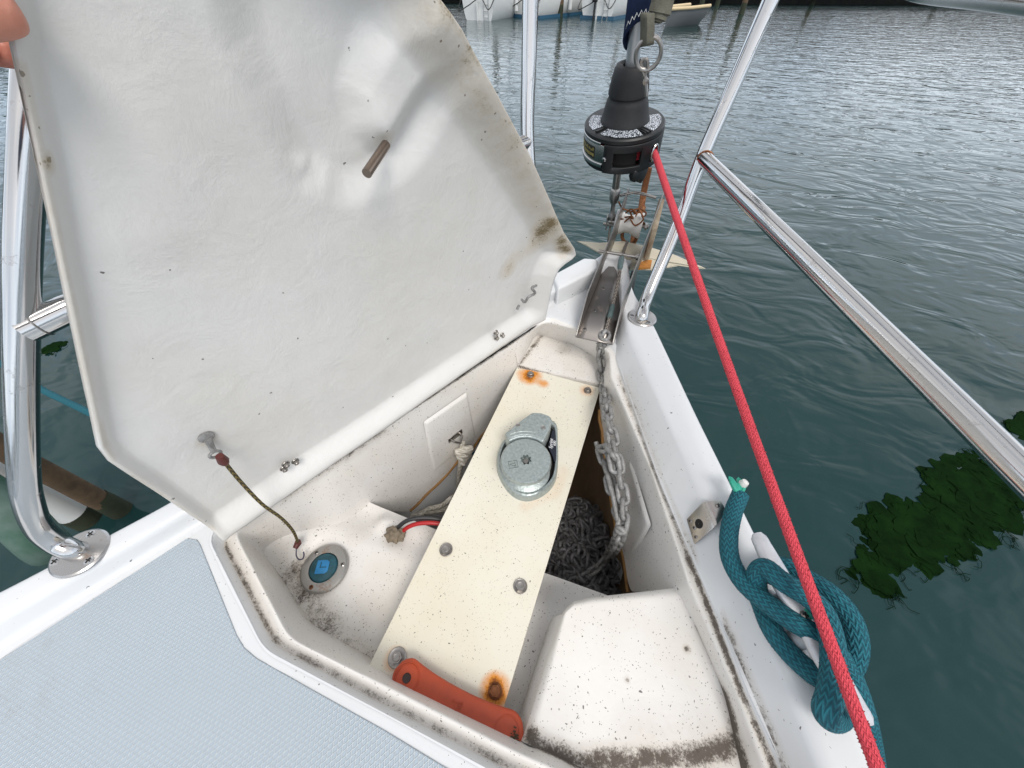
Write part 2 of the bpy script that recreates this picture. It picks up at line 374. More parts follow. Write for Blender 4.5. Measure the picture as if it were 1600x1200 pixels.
m_navy=M('navy_canvas',(.008,.022,.075),.85,0,.4,400,.2,20)
m_stitch=M('white_stitch',(.75,.76,.76),.8)
m_web=M('olive_webbing',(.16,.155,.12),.85,0,.7,600,.4,60)
m_skin=M('skin',(.62,.29,.20),.45,0,.3,220,.3,16,col2=(.50,.17,.12)); m_skin.node_tree.nodes['Principled BSDF'].inputs['Subsurface Weight'].default_value=.15
m_skin.node_tree.nodes['Principled BSDF'].inputs['Subsurface Scale'].default_value=.01
m_nail=M('nail',(.64,.36,.29),.35)
m_wood=M('weathered_wood',(.16,.10,.055),.85,0,.8,25,.6,12,col2=(.05,.035,.02))
m_woodg=M('algae_wood',(.035,.045,.02),.8,0,.8,25,.6,12,col2=(.015,.018,.01))
m_weed=M('seaweed',(.007,.024,.005),.9,0,.6,60,.6,9,col2=(.0015,.006,.0018),spec=.02)  # dark green for weed and for the dark gaps in the sky reflection
m_paint=M('boat_paint',(.72,.73,.72),.3,0,0,1,.10,3)
m_bluep=M('blue_antifoul',(.03,.10,.17),.5)
m_cyanwire=M('dark_cable',(.02,.02,.022),.5); m_redwire=M('red_cable',(.42,.012,.015),.4)
m_maroon=M('maroon_plastic',(.09,.018,.015),.5)
m_greengauze=M('green_tape',(.03,.40,.28),.6,0,.4,200,.3,60)
m_putty=M('sealant',(.26,.21,.15),.9,0,1,80,.5,60)
m_beige=M('beige_tube',(.60,.47,.28),.5)
m_window=M('tinted_window',(.02,.025,.03),.1)
m_greenf=M('green_fender_skin',(.03,.10,.06),.35,0,.1,20,.5,7,col2=(.16,.22,.20))

def screw(parent,c,n,r=.004,mat=None,hexh=False,washer=0,name='screw',y=(0,1,.01)):
    fr=look(c,n,y); b=MB()
    if washer: b.lathe([(0,.0),(washer,.0),(washer,.0015),(washer*.93,.0022),(washer*.72,.0014),(washer*.55,.0014)],(0,0,0),seg=28)
    if hexh:
        b.prism([(r*math.cos(k*math.pi/3+.3),r*math.sin(k*math.pi/3+.3)) for k in range(6)],.001,.0068)
        b.lathe([(r*.72,.0068),(r*.62,.0076),(r*.45,.0072),(0,.0072)],(0,0,0),seg=12)
    else:
        b.lathe([(r,0),(r*.95,.0008),(r*.6,.0018),(0,.0022)],(0,0,0),seg=20)
        b.m=1; b.box((0,0,.0021),(r*1.3,r*.28,.0009)); b.box((0,0,.0021),(r*.28,r*1.3,.0010)); b.m=0
    b.v=[tuple(fr@Vector(p)) for p in b.v]
    return b.build(name,[mat or m_steel_d,m_dark],parent)

# ================================================================ SETTING: water and sea bed things
ww=MB(); rows=[]
xs=[-1500,-300,-60,-15,-5,0,5,15,60,300,1500]; ys=[-400,-60,-12,-3,0,3,8,20,60,300,2500]
ww.grid([[Vector((x,y,-1.0)) for x in xs] for y in ys]); wo=ww.build('water',water_mat()); tag(wo,'dark green harbour water with small ripples','water',kind='structure')
# ================================================================ THE BOAT
boat=thing('sailboat','white glass fibre foredeck of a sailing yacht with an open anchor locker','sailboat',(-.1,.3,.1))
ZD=.10
# --- gunwale loft: rows along the boat, columns across
port_o=[(-1.20,-1.2),(-.98,-.62),(-.80,-.24)]+[tuple(P(a,b,.14).xy) for a,b in ((0,920),(240,795),(560,612),(865,432),(930,404))]
star_o=[tuple(P(a,b,.14).xy) for a,b in ((990,455),(1022,503),(1092,650),(1138,742),(1181,829),(1276,1012),(1371,1191))]+[(.53,-.30),(.68,-.75),(.80,-1.2)]
port_i=[(-1.12,-1.2),(-.91,-.62),(-.745,-.25)]+[tuple(P(a,b,.138).xy) for a,b in ((0,965),(270,812),(580,630),(880,447),(935,425))]
star_i=[tuple(P(a,b,.138).xy) for a,b in ((972,480),(985,520),(1041,650),(1101,775),(1128,835),(1225,1040),(1285,1191))]+[(.44,-.30),(.58,-.75),(.69,-1.2)]
port_f=[(-1.06,-1.2),(-.86,-.62),(-.70,-.26)]+[tuple(P(a,b,ZD).xy) for a,b in ((0,1010),(300,822),(590,648),(893,452),(940,440))]
star_f=[tuple(P(a,b,ZD).xy) for a,b in ((968,500),(962,545),(980,592),(1034,742),(1069,824),(1170,1050),(1240,1215))]+[(.40,-.30),(.53,-.75),(.63,-1.2)]
bow_o=[(-.060,1.085),(-.0,1.06)]; bow_i=[(-.045,1.04),(-.02,1.03)]; bow_f=[(-.04,.99),(-.02,.98)]
po=[V(*p,.14) for p in port_o+bow_o+star_o]; pi_=[V(*p,.138) for p in port_i+bow_i+star_i]; pf=[V(*p,ZD) for p in port_f+bow_f+star_f]
for i,p in enumerate(pf):
    if i>=len(port_f)+2: p.z=.088
cen=V(-.10,.2,0)
def inw(p,d,z):
    q=V(p.x-cen.x,(p.y-cen.y)*.45,0).normalized(); return V(p.x-q.x*d,p.y-q.y*d,z)
nst=len(po); rows=[]
for i in range(nst):
    o_,i_,f_=po[i],pi_[i],pf[i]
    fin=inw(f_,.022,f_.z) if i<len(port_f)+2 else inw(f_,.002,.086)
    prof=[inw(o_,.42,-1.3),inw(o_,.30,-.85),inw(o_,.10,-.35),inw(o_,.012,.06),inw(o_,-.004,.10),o_,i_,f_,fin]
    rows.append(roundpath(prof,.014,4))
cols=list(zip(*rows)); sm_cols=[]
for c in cols: sm_cols.append(resample(roundpath(list(c),.03,4),260))
gb=MB().grid([list(r) for r in zip(*sm_cols)])
gun=gb.build('gunwale',m_gel,boat,smooth=60)
sline=[P(a,b,.088) for a,b in ((975,590),(1034,742),(1069,824),(1129,978),(1167,1077),(1230,1200))]
def shift(fn,o): 
    l=parent_loc(o.parent) if o.parent else V(0,0,0)
    return fn
paint(gun,dirtfn([([P(a,b,.09) for a,b in ((1040,752),(1069,824),(1085,868))],.007,.8),([P(a,b,.09) for a,b in ((1135,978),(1170,1077),(1222,1190),(1240,1230))],.014,.85),
    ([P(120,850,.14)],.05,.35),([P(975,590,.09),P(1034,742,.09)],.008,.6)]))
# --- locker rings
hA,hB=P(345,835,.09),P(850,500,.09); hd=(hB-hA).normalized(); ho=V(-hd.y,hd.x,0)   # ho points to port
if ho.x>0: ho=-ho
def hp(t,off,z): q=hA+hd*t+ho*off; q.z=z; return q
HL=(hB-hA).length
ZF=-.06; ZW=-.26
Yse=.215    # fore edge of the locker floor
t_se=(Yse+.02-hA.y)/hd.y
def wpt(x,y,off=.012): return on(x,y,hp(0,-off,0),ho)
def spt(x,y,off=.012):
    a_,b_=P(1074,905,.078),P(948,572,.078); d_=(b_-a_).normalized(); n_=V(-d_.y,d_.x,0)
    if n_.x>0: n_=-n_
    return on(x,y,a_+n_*off,n_)
wallR=[P(a,b,.078) for a,b in ((1074,905),(1050,817),(1000,690),(948,572))]
def st(e1,e2,e3,e4): return [e1,e2,e3,e4]
S=[]
S.append(st(P(325,840,ZD),P(350,850,.070),P(368,834,.083),P(421,872,ZF)))
S.append(st(P(412,1014,ZD),P(431,1005,.070),P(452,997,.083),P(486,975,ZF)))
S.append(st(P(600,1114,ZD),P(600,1098,.070),P(603,1071,.083),V(-.21,-.012,ZF)))
S.append(st(P(800,1222,ZD),P(797,1200,.070),P(803,1173,.083),V(.02,-.012,ZF)))
S.append(st(P(860,1254,ZD),P(862,1232,.070),P(865,1200,.083),V(.055,-.018,.03)))
S.append(st(V(.385,-.075,ZD-.010),V(.372,-.068,.072),V(.345,-.055,.076),V(.305,-.030,.034)))
for (s_,z_),(l_,zz),(w_,wz) in (((( 1167,1077),.088),((1150,1083),.076),((1132,1085),.034)),(((1129,978),.088),((1104,975),.077),((1086,978),.034)),(((1085,868),.088),((1076,912),.077),((1058,922),.034))):
    e1=P(*s_,z_); S.append(st(e1,P(s_[0]-9,s_[1]+3,.076),P(*l_,zz),P(*w_,wz)))
q=wallR[0]
S.append(st(P(1080,859,.088),P(1072,862,.076),P(1073,902,.078),spt(985,925)))
S.append(st(P(1034,742,.088),P(1026,744,.076),P(1018,735,.078),spt(968,850)))
S.append(st(P(978,596,.088),P(970,598,.076),P(958,594,.078),spt(937,640)))
S.append(st(P(976,588,.088),P(968,590,.076),P(955,590,.078),V(.010,.655,.004)))
S.append(st(P(962,545,.090),P(957,547,.086),P(951,549,.084),V(.014,.73,.006)))   # fore starboard corner
S.append(st(P(930,520,.100),P(920,522,.096),P(905,517,.092),P(897,538,.006)))
S.append(st(P(862,492,.100),P(858,497,.096),P(853,503,.088),P(838,522,.006)))    # fore port corner
S.append(st(hp(HL*.86,.03,ZD),hp(HL*.86,.02,.075),hp(HL*.86,-.003,.086),hp(HL*.86,-.014,.004)))
S.append(st(hp(HL*.845,.03,ZD),hp(HL*.845,.02,.075),hp(HL*.845,-.003,.086),wpt(815,600)))
S.append(st(hp(HL*.60,.03,ZD),hp(HL*.60,.02,.075),hp(HL*.60,-.003,.086),wpt(730,708)))
S.append(st(hp(t_se+.014,.03,ZD),hp(t_se+.014,.02,.075),hp(t_se+.014,-.003,.086),wpt(640,800)))
S.append(st(hp(t_se,.03,ZD),hp(t_se,.02,.075),hp(t_se,-.003,.086),hp(t_se,-.015,ZF-.028)))
S.append(st(hp(.17,.03,ZD),hp(.17,.02,.075),hp(.17,-.003,.086),P(533,812,ZF)))
S.append(st(hp(.04,.03,ZD),hp(.04,.02,.075),hp(.03,-.004,.084),P(455,851,ZF)))
E4=[s[3].copy() for s in S]; E3=[s[2] for s in S]
for i in (0,1,2,3,20,21,22): S[i][3]=S[i][3]+(S[i][3]-S[i][2]).normalized()*.035
def closed_dense(pts,step=.006,r=.020):
    """closed loop: fillet every corner with 5 points and split segments by fixed counts"""
    n=len(pts); out=[]
    for i in range(n):
        a,b,c=pts[i-1],pts[i],pts[(i+1)%n]
        ra=min(r,(a-b).length*.4); rc=min(r,(c-b).length*.4)
        p=b+(a-b).normalized()*ra; q=b+(c-b).normalized()*rc
        cor=[p*(1-t)**2+b*2*t*(1-t)+q*t*t for t in (0,.25,.5,.75,1)]
        out.append(cor)
    res=[]
    for i in range(n):
        res+=out[i]
        a=out[i][-1]; b=out[(i+1)%n][0]; k=SEGN[i]
        for j in range(1,k): res.append(lerp(a,b,j/k))
    return res
SEGN=[max(2,int((S[i][2]-S[(i+1)%len(S)][2]).length/.006)) for i in range(len(S))]
rings=[closed_dense([s[k] for s in S]) for k in range(4)]
m_=len(rings[0]); rows=[]
for j in range(m_):
    e=[r[j] for r in rings]
    out=(e[0]-e[1]); out.z=0; out=out.normalized() if out.length>1e-6 else V(0,0,0)
    prof=[e[0]+out*.014,e[0],e[1],e[2],e[3]]
    pr=roundpath(prof,.007,4)
    # split the tall wall
    w0,w1=pr[-2],pr[-1]; pr=pr[:-1]+[lerp(w0,w1,k/14) for k in range(1,15)]
    rows.append(pr)
lb=MB().grid(rows,wrap=True)
liner=lb.build('locker_coaming',[m_liner,m_gel],boat,smooth=50)
ncf=len(rows[0])-1
for pgn in liner.data.polygons:
    if pgn.index%ncf<6: pgn.material_index=1
gut=[s[1] for s in S]
paint(liner,dirtfn([
    (gut[0:1]+[lerp(gut[0],gut[1],.5)],.010,.85),([gut[0],gut[1]],.012,.72),([gut[1],gut[2],gut[3]],.016,.60),(gut[3:6],.02,.55),(gut[5:10],.0095,.88),(gut[9:13],.009,.62),
    ([hp(.10,0,.085),hp(.20,0,.085),hp(.30,0,.085)],.016,.72),([hp(.0,0,.085),hp(HL,0,.085)],.006,.75),([hp(.44,-.004,.07),hp(.47,-.004,.07)],.012,.75),
    ([E4[0],E4[1]],.03,.55),([E4[1],E4[2],E4[3]],.022,.45),([E4[4],E4[5],E4[6]],.026,1.0),([E4[6],E4[7]],.010,.6),
    ([hp(.03,-.02,.02)],.07,.42)],.05))
# --- floors (dense patches that carry grime)
def outp(p,d=.007):
    q=V(p.x+.20,p.y-.12,0).normalized(); return V(p.x+q.x*d,p.y+q.y*d,ZF)
F4={i:outp(E4[i]) for i in (0,1,20,21,22)}
for i in (2,3): F4[i]=V(E4[i].x,E4[i].y-.006,ZF)
fl_b=[F4[1],F4[2],F4[3],V(.045,-.018,ZF)]
fl_l=[F4[1],F4[0],F4[22],F4[21],F4[20]]
fl_t=[F4[20],V(-.20,Yse,ZF),V(.125,Yse,ZF)]
fl_r=[V(.045,-.018,ZF),V(.125,Yse,ZF)]
rows=coons(fl_b,fl_r,fl_t,fl_l,150,90)
hump=P(560,800,ZF)
for r_ in rows:
    for p in r_:
        # raised shoulder beside the cable hole, and a fillet at the port wall
        d=segd(V(p.x,p.y,0),V(P(600,812,ZF).x,P(600,812,ZF).y,0),V(P(700,835,ZF).x,P(700,835,ZF).y,0))
        p.z+=.020*math.exp(-(d/.022)**2)
        dw=segd(V(p.x,p.y,0),V(hA.x,hA.y,0),V(hB.x,hB.y,0)); 
        if dw<.05: p.z+=(1-(dw/.05))**2*.05*(1-sm((p.y-.10)/.07))
        p.z-=.028*sm((p.y-.14)/.075)
        p.z+=noise.noise(p*14)*.0015
fb=MB().grid(rows)
rr=[[lerp(p,V(p.x,p.y+.004,-.30),k/6) for p in rows[-1]] for k in range(7)]
fb.grid(rr)
floor=fb.build('locker_floor',m_liner,boat,smooth=60)
paint(floor,dirtfn([([E4[1],E4[2]],.035,.55),([P(462,895,ZF),P(480,930,ZF),P(510,990,ZF)],.05,.66),([P(560,830,ZF)],.04,.3),([P(612,838,ZF),P(690,835,ZF)],.03,.35),([V(.02,-.01,ZF),V(.03,.1,ZF)],.018,.6),([P(570,960,ZF)],.05,.35),([V(-.22,0,ZF),V(-.16,.2,ZF)],.03,.3)],.10))
# starboard raised platform
pa=[V(.020,-.020,.030),P(822,1140,.034),P(868,992,.034),P(880,955,.034),P(897,938,.034),P(925,931,.034),P(1058,917,.034)]
left=[V(.020,-.022,.034)]+pa[1:4]; top=pa[3:]; 
right=[V(.311,-.032,.034),P(1137,1084,.034),P(1091,976,.034),P(1063,916,.034)]
rows=coons([left[0],V(.311,-.032,.034)],right,[pa[3],pa[4],pa[5],right[-1]],left,110,90)
border=rows
pb=MB()
for j,r_ in enumerate(rows):
    for i,p in enumerate(r_):
        v=j/90; u=i/110
        p.z+=noise.noise(p*9)*.0015
        # rounded shoulders on port and fore sides
        dl=u*.26; dt=(1-v)*.22
        for d in (dl,dt):
            if d<.012: p.z-=(1-d/.012)**2*.010
# skirts
sk=[[r_[0]+V(-.012*sm(k/5)**.5,0,-(.09)*k/6) for r_ in rows] for k in range(0,7)]
pb.grid(rows); pb.grid(sk); 
skt=[[p+V(0,.004*k/6,-.30*k/6) for p in rows[-1]] for k in range(7)]
pb.grid(skt)
plat=pb.build('locker_platform',m_liner,boat,smooth=60)
paint(plat,dirtfn([([P(823,1147,.034),P(850,1172,.034),P(896,1191,.034),P(1033,1186,.034),P(1100,1178,.034),P(1150,1160,.034)],.022,.84),
   ([P(1150,1160,.034),P(1147,1083,.034)],.018,.6),([P(1073,1014,.034)],.008,.95),([P(980,1062,.034)],.006,.7),([P(860,1100,.034)],.05,.22),([P(1100,1160,.034),P(1000,1150,.034)],.045,.3)],.0))
# fore shelf under the bow deck
rows=coons([E4[17-1],V(-.09,.655,.004),E4[12]],[E4[12],E4[13]],[E4[15],E4[14],E4[13]],[E4[16],E4[15]],60,30)
fs=MB().grid(rows); fs.grid([[p+V(0,-.001*k/4,-.022*k/4) for p in rows[0]] for k in range(5)])
fsh=fs.build('fore_shelf',m_liner,boat,smooth=60)
paint(fsh,dirtfn([([P(880,548,.005)],.03,.55),([P(810,572,.005),P(870,588,.005),P(935,602,.005)],.010,.85),([P(850,520,.005),P(812,568,.005)],.012,.7)],.15))
# raised pads moulded in the side walls
def wallpad(a,b,zt,zb,off,th=.004):
    d=(b-a); n=V(-d.y,d.x,0).normalized()
    if n.x*off<0: n=-n
    q=MB(); 
    P4=[V(a.x,a.y,zb),V(b.x,b.y,zb),V(lerp(a,b,.93).x,lerp(a,b,.93).y,zt),V(lerp(a,b,.1).x,lerp(a,b,.1).y,zt)]
    o_=[p-n*.003 for p in P4]; i_=[lerp(p,sum(P4,V(0,0,0))/4,.07)+n*th for p in P4]
    q.add(o_+i_,[(0,1,5,4),(1,2,6,5),(2,3,7,6),(3,0,4,7),(4,5,6,7)])
    return q
# well: inside of the hull below the liner
wellpts=[V(.17,.27,ZW),V(.18,.36,ZW),V(.03,.78,ZW),V(-.09,.86,ZW),V(-.30,.78,ZW),V(-.40,.46,ZW),V(-.47,.20,ZW),V(-.40,.10,ZW),V(-.05,.10,ZW),V(.16,.10,ZW)]
ob_=[V(.205,.28,-.20),V(.145,.43,-.20),V(-.005,.76,-.20),V(-.085,.82,-.20),V(-.20,.76,-.20),V(-.375,.42,-.20),V(-.47,.20,-.20),V(-.40,.05,-.20),V(-.05,.05,-.20),V(.20,.05,-.20)]
def ringz(sc_,z): 
    c=V(-.10,.42,0); return [V(c.x+(p.x-c.x)*sc_,c.y+(p.y-c.y)*sc_,z) for p in ob_]
wr=[cr_spline(ringz(s_,z),6,closed=True) for s_,z in ((1.0,-.10),(1.0,-.20),(.93,-.33),(.74,-.46),(.45,-.50),(.02,-.505))]
wb=MB().grid(wr,closed=True); wl=wb.build('hull_interior',m_brown,boat,smooth=60)
# ragged raw edges of the liner opening
for pth,nm in (([E4[17],E4[18],E4[19]],'port'),([E4[9],E4[10],E4[11]],'star')):
    pp=dens(pth,12); pp=[p+V(noise.noise(p*25)*.004,noise.noise(p*31)*.003,noise.noise(p*18)*.018) for p in pp]
    inner=[p+V(.002 if nm=='port' else -.002,0,0) for p in pp]
    MB().tube(inner,.0036,8).build('raw_edge',m_rawedge,boat)
# side wall mouldings
def padon(i0,t0,i1,t1,zt,zb,sgn):
    pass
pw=wallpad(V(*hp(HL*.47,-.0105,0).xy,0),V(*hp(HL*.66,-.0105,0).xy,0),.035,-.17,1,.0025)
pw.build('wall_pad',m_liner,boat,bevel=.004,bseg=3)
b0=E3[9];b1=E3[10]
pw=wallpad(V(lerp(b0,b1,.45).x-.012,lerp(b0,b1,.45).y,0),V(lerp(b0,b1,1.35).x-.012,lerp(b0,b1,1.35).y,0),.02,-.16,-1,.0025)
pw.build('wall_pad',m_liner,boat,bevel=.004,bseg=3)
# --- flat deck with the locker cut out
bm=bmesh.new()
outer=[p for p in resample(roundpath([inw(p,.004,ZD-.0005) if i<len(port_f)+2 else inw(p,-.006,ZD-.012) for i,p in enumerate(pf)],.03,4),200)]
hole=[V(p.x,p.y,p.z-.0004) for p in (r+((r-rings[1][k])*V(1,1,0)).normalized()*.010 if False else r for k,r in enumerate(rings[0]))]
def loop(pts):
    vs=[bm.verts.new(p) for p in pts]; return [bm.edges.new((vs[i],vs[(i+1)%len(vs)])) for i in range(len(vs))]
ed=loop(outer)+loop(hole)
bmesh.ops.triangle_fill(bm,use_beauty=True,use_dissolve=False,edges=ed,normal=(0,0,1))
dk=[f for f in bm.faces if f.normal.z<0]; bmesh.ops.reverse_faces(bm,faces=dk)
me=bpy.data.meshes.new('deck'); bm.to_mesh(me); bm.free(); me.materials.append(m_gel)
deck=bpy.data.objects.new('deck',me); COL.objects.link(deck); deck.parent=boat; deck.location=-parent_loc(boat)
# --- nonskid panel
ns=[P(a,b,ZD+.0015) for a,b in ((292,841),(307,843),(312,850),(369,992),(381,1012),(401,1029),(600,1141),(690,1196),(860,1290))]
ns+= [V(.20,-.22,ZD+.0015),V(.20,-1.1,ZD+.0015),V(-.92,-1.1,ZD+.0015),V(-.775,-.55,ZD+.0015)]+[P(a,b,ZD+.0015) for a,b in ((-120,1105),(0,1030))]
nb=MB().prism([p.xy for p in ns],ZD-.002,ZD+.0015)
no=nb.build('nonskid_panel',m_nonskid,boat,smooth=0,bevel=.001,bseg=2)
# --- bow deck block round the roller (raised port side cheek)
bb=MB(); 
ch=[P(a,b,.150) for a,b in ((862,430),(912,403),(934,405),(936,420),(872,452))]
bb.prism([p.xy for p in ch],.06,.152); bb.build('bow_block',m_gel,boat,bevel=.008,bseg=4)

# ================================================================ WINDLASS BOARD
board=thing('windlass_board','cream painted board with rust stains bridging the anchor locker','board',P(700,850,0))
bc=[P(573,1048,0),P(787,1106,0),P(938,606,0),P(809,572,0)]
rows=coons([bc[0],bc[1]],[bc[1],bc[2]],[bc[3],bc[2]],[bc[0],bc[3]],60,180)
q=MB().grid(rows); 
for a,b_ in ((bc[0],bc[1]),(bc[1],bc[2]),(bc[2],bc[3]),(bc[3],bc[0])):
    q.add([a,b_,b_-V(0,0,.012),a-V(0,0,.012)],[(0,1,2,3)])
q.add([p-V(0,0,.012) for p in bc],[(3,2,1,0)])
plank=q.build('plank',m_board,board,smooth=40)
rust=[([P(828,587,0)],.036,1.15),([P(774,1079,0)],.026,1.25),([P(617,1030,0)],.020,.55),([P(880,735,0),P(868,770,0),P(820,790,0)],.016,.11),([P(917,610,0)],.022,.45),([P(697,860,0)],.012,.4),([P(850,600,0),P(815,583,0)],.016,.7)]
paint(plank,dirtfn(rust,.0))
for (x_,y_),wsh in (((829,586),0),((918,611),.0095),((697,859),.012),((813,916),.012),((621,1028),.014)):
    b_=screw(board,P(x_,y_,.0005),(0,0,1),.0082,m_steel_d,True,wsh or .009,'bolt')
screw(board,P(774,1080,.0005),(0,0,1),.0075,m_rusty,True,.010,'bolt')['label']='heavily rusted bolt at the handle'
# cleats under the board carrying it
q=MB().box((bc[0].x+.11,.02,-.036),(.19,.03,.047)); q.build('support_batten',m_liner,board,bevel=.002)

# ================================================================ WINDLASS
wz=P(823,738,0); wl_=thing('windlass','grey cast metal windlass with round gypsy drum bolted on the cream board','windlass',wz)
def Pw(x,y,z): q=P(750+x/6.67,620+y/6.67,z); return q
q=MB()
bo=[Pw(x,y,0) for x,y in ((172,700),(190,820),(250,940),(340,1040),(450,1088),(560,1080),(680,1020),(770,920),(805,800),(815,640),(812,460),(805,340),(770,290),(700,260),(520,300),(380,400),(250,480),(190,590))]
bo=cr_spline(bo,4,closed=True); cc=sum(bo,V(0,0,0))/len(bo)
def ringo(f,z): return [V(cc.x+(p.x-cc.x)*f,cc.y+(p.y-cc.y)*f,z) for p in bo]
q.grid([ringo(1.0,.0),ringo(.99,.003),ringo(.97,.015),ringo(.94,.018),ringo(.89,.018),ringo(.87,.016),ringo(.86,.005)],closed=True)
q.m=1; q.add(ringo(.87,.006),[tuple(range(len(bo)))]); q.m=0  # dark disc stands in for the shade in the gap under the drum
q.build('base',[m_cast,m_dark],wl_,smooth=50)
dc=Pw(478,655,.058); dc.z=0
q=MB(); Rr=.0505
q.lathe([(.030,.006),(.048,.008),(.0505,.011),(.0505,.016),(.047,.019),(.036,.023),(.033,.030),(.036,.038),(.046,.045),(.0500,.048),(.0505,.051),(.0500,.0555),(.048,.058)],dc,seg=64)
q.build('gypsy',m_cast,wl_,smooth=40)
# top disc with star socket
q=MB(); n_=64; star=[]
for k in range(n_):
    a=2*math.pi*k/n_; ph=(k%8)/8; rad=.0085+.0035*abs(1-2*ph)*1.0; star.append((rad,a))
rows=[[dc+V(math.cos(2*math.pi*k/n_)*.048,math.sin(2*math.pi*k/n_)*.048,.058) for k in range(n_)],
      [dc+V(math.cos(2*math.pi*k/n_)*.030,math.sin(2*math.pi*k/n_)*.030,.0585) for k in range(n_)],
      [dc+V(math.cos(a)*r,math.sin(a)*r,.0585) for r,a in star],[dc+V(math.cos(a)*r,math.sin(a)*r,.046) for r,a in star]]
q.grid(rows,closed=True); q.add(rows[-1],[tuple(range(n_))])
q.build('drum_top',m_cast,wl_,smooth=30)
q=MB().lathe([(0.0062,.046),(.0062,.052),(.005,.0535),(0,.0535)],dc,seg=20); q.build('centre_screw',m_steel_d,wl_)
# faint emblem tile on the drum top
fe=look(dc+V(0,0,.0585)+ (Pw(345,705,.058)-Pw(478,655,.058)),(0,0,1),(-.9,-.5,0))
q=MB()
for x0,y0,sx_,sy_ in ((0,.0085,.015,.0005),(0,-.0085,.015,.0005),(.0075,0,.0005,.017),(-.0075,0,.0005,.017),(0,-.004,.009,.0007),(.001,.002,.0007,.009),(-.003,0,.0007,.006)): q.box((x0,y0,.0003),(sx_,sy_,.0008),fe)
q.build('emblem',M('emblem_line',(.10,.12,.11),.6,.3),wl_,smooth=0)
# stripper housing
hz=.062
hs=[Pw(x,y,hz) for x,y in ((258,380),(400,265),(530,170),(560,160),(640,165),(715,192),(745,215),(743,285),(720,350),(668,455))]
dtop=Pw(478,655,hz)
arc=[]
a0=math.atan2(hs[-1].y-dtop.y,hs[-1].x-dtop.x); a1=math.atan2(Pw(290,450,hz).y-dtop.y,Pw(290,450,hz).x-dtop.x)
for k in range(9): a=lerp(a0,a1,k/8); arc.append(V(dtop.x+math.cos(a)*.0535,dtop.y+math.sin(a)*.0535,hz))
poly=[p.xy for p in hs+arc]
q=MB().prism(poly,.018,hz); q.build('chain_stripper',m_cast,wl_,bevel=.0035,bseg=4)
for sx_,sy_ in ((396,293),(658,320)):
    c=Pw(sx_,sy_,hz); q=MB().lathe([(.0046,.0006),(.0042,.0010),(.0036,.0006),(0,.0006)],c-V(0,0,0),seg=20)
    q.build('cover_screw',m_steel_d,wl_)
rim=[lerp(p,V(dtop.x,dtop.y,hz),-.10) for p in arc]; rim2=[lerp(p,V(dtop.x,dtop.y,hz),-.24) for p in arc]
q=MB().tube([V(p.x,p.y,hz+.0002) for p in rim[1:-1]+rim2[1:-1][::-1]],.0007,6,closed=True); q.build('cast_panel',m_cast,wl_)
# name plate
pl=[Pw(x,y,.0225) for x,y in ((760,345),(785,365),(795,520),(792,655),(778,678),(755,610),(715,520),(735,430))]
q=MB().prism([p.xy for p in cr_spline(pl,4,closed=True)],.0185,.0225); q.build('name_plate',M('navy_plate',(.012,.016,.028),.35),wl_,smooth=0)
def text(s_,size,fr,mat,name,parent,ext=.0003,shear=0):
    c=bpy.data.curves.new(name,'FONT'); c.body=s_; c.size=size; c.extrude=ext; c.align_x='CENTER'; c.align_y='CENTER'; c.shear=shear
    t=bpy.data.objects.new(name,c); me=bpy.data.meshes.new_from_object(t); bpy.data.objects.remove(t)
    me.transform(fr); me.materials.clear(); me.materials.append(mat); o=bpy.data.objects.new(name,me); COL.objects.link(o); o.parent=parent; o.location=-parent_loc(parent); me.update(); return o
m_letter=M('white_lettering',(.8,.8,.82),.5)
up=(Pw(760,400,.0228)-Pw(745,560,.0228))
zx=V(0,0,1); 
def textframe(c,dirx): dirx=Vector(dirx).normalized(); return look(c,(0,0,1),V(0,0,1).cross(dirx))
text('Sprint',.0105,textframe(Pw(741,490,.0228),up),m_letter,'lettering',wl_,shear=.3)
text('600',.0085,textframe(Pw(778,485,.0228),up),m_letter,'lettering',wl_,shear=.1)
# ================================================================ LOCKER LID
lid=thing('locker_lid','large white locker lid held open showing its dirty underside','lid',hA)
ang=R(-80); hx=hd; 
def rotv(v): return Matrix.Rotation(ang,3,hx)@v
inpl=rotv(-ho)               # direction in lid plane away from hinge
nrm=hx.cross(inpl).normalized()
if nrm.dot(O-hA)<0: nrm=-nrm  # towards the viewer
def LP(px,py): return on(px,py,hA,nrm)
def uv_(p): d=p-hA; return d.dot(hx),d.dot(inpl)
def LPe(x,y,h=.029): return on(x,y,hA+nrm*h,nrm)-nrm*h
def LPl(x,y): return LPe(x,y,.012)
lef=[LPl(345,835),LPl(175,722),LPl(158,700),LPl(147,650),LPl(30,100)]
ext=lef[-1]+(lef[-1]-lef[-2]).normalized()*.12; ext2=LPe(685,0)
rig=[LPe(852,499),LPe(858,470),LPe(862,452),LPe(868,432),LPe(874,420),LPe(883,412),LPe(893,409),LPe(900,398),LPe(897,388),LPe(880,362),LPe(825,238),LPe(760,118),LPe(725,48),LPe(685,-10)]
rig=rig[:3]+rig[3:]
d_=(LPe(685,-10)-LPe(725,48)).normalized(); rig.append(LPe(685,-10)+d_*.20)
rg=[]
for p in rig:
    u_,v_=uv_(p)
    if rg and v_<rg[-1][1]+.0022: v_=rg[-1][1]+.0022
    rg.append((u_,v_))
rig=[hA+hx*u_+inpl*v_ for u_,v_ in rg]
lef=lef[:-1]+[lef[-1],ext]
rows=coons([lef[0],rig[0]],rig,[lef[-1],rig[-1]],lef,240,260)
outl=[lef[0]]+lef[1:]+rig[::-1]
outl=[uv_(p) for p in outl]
import itertools
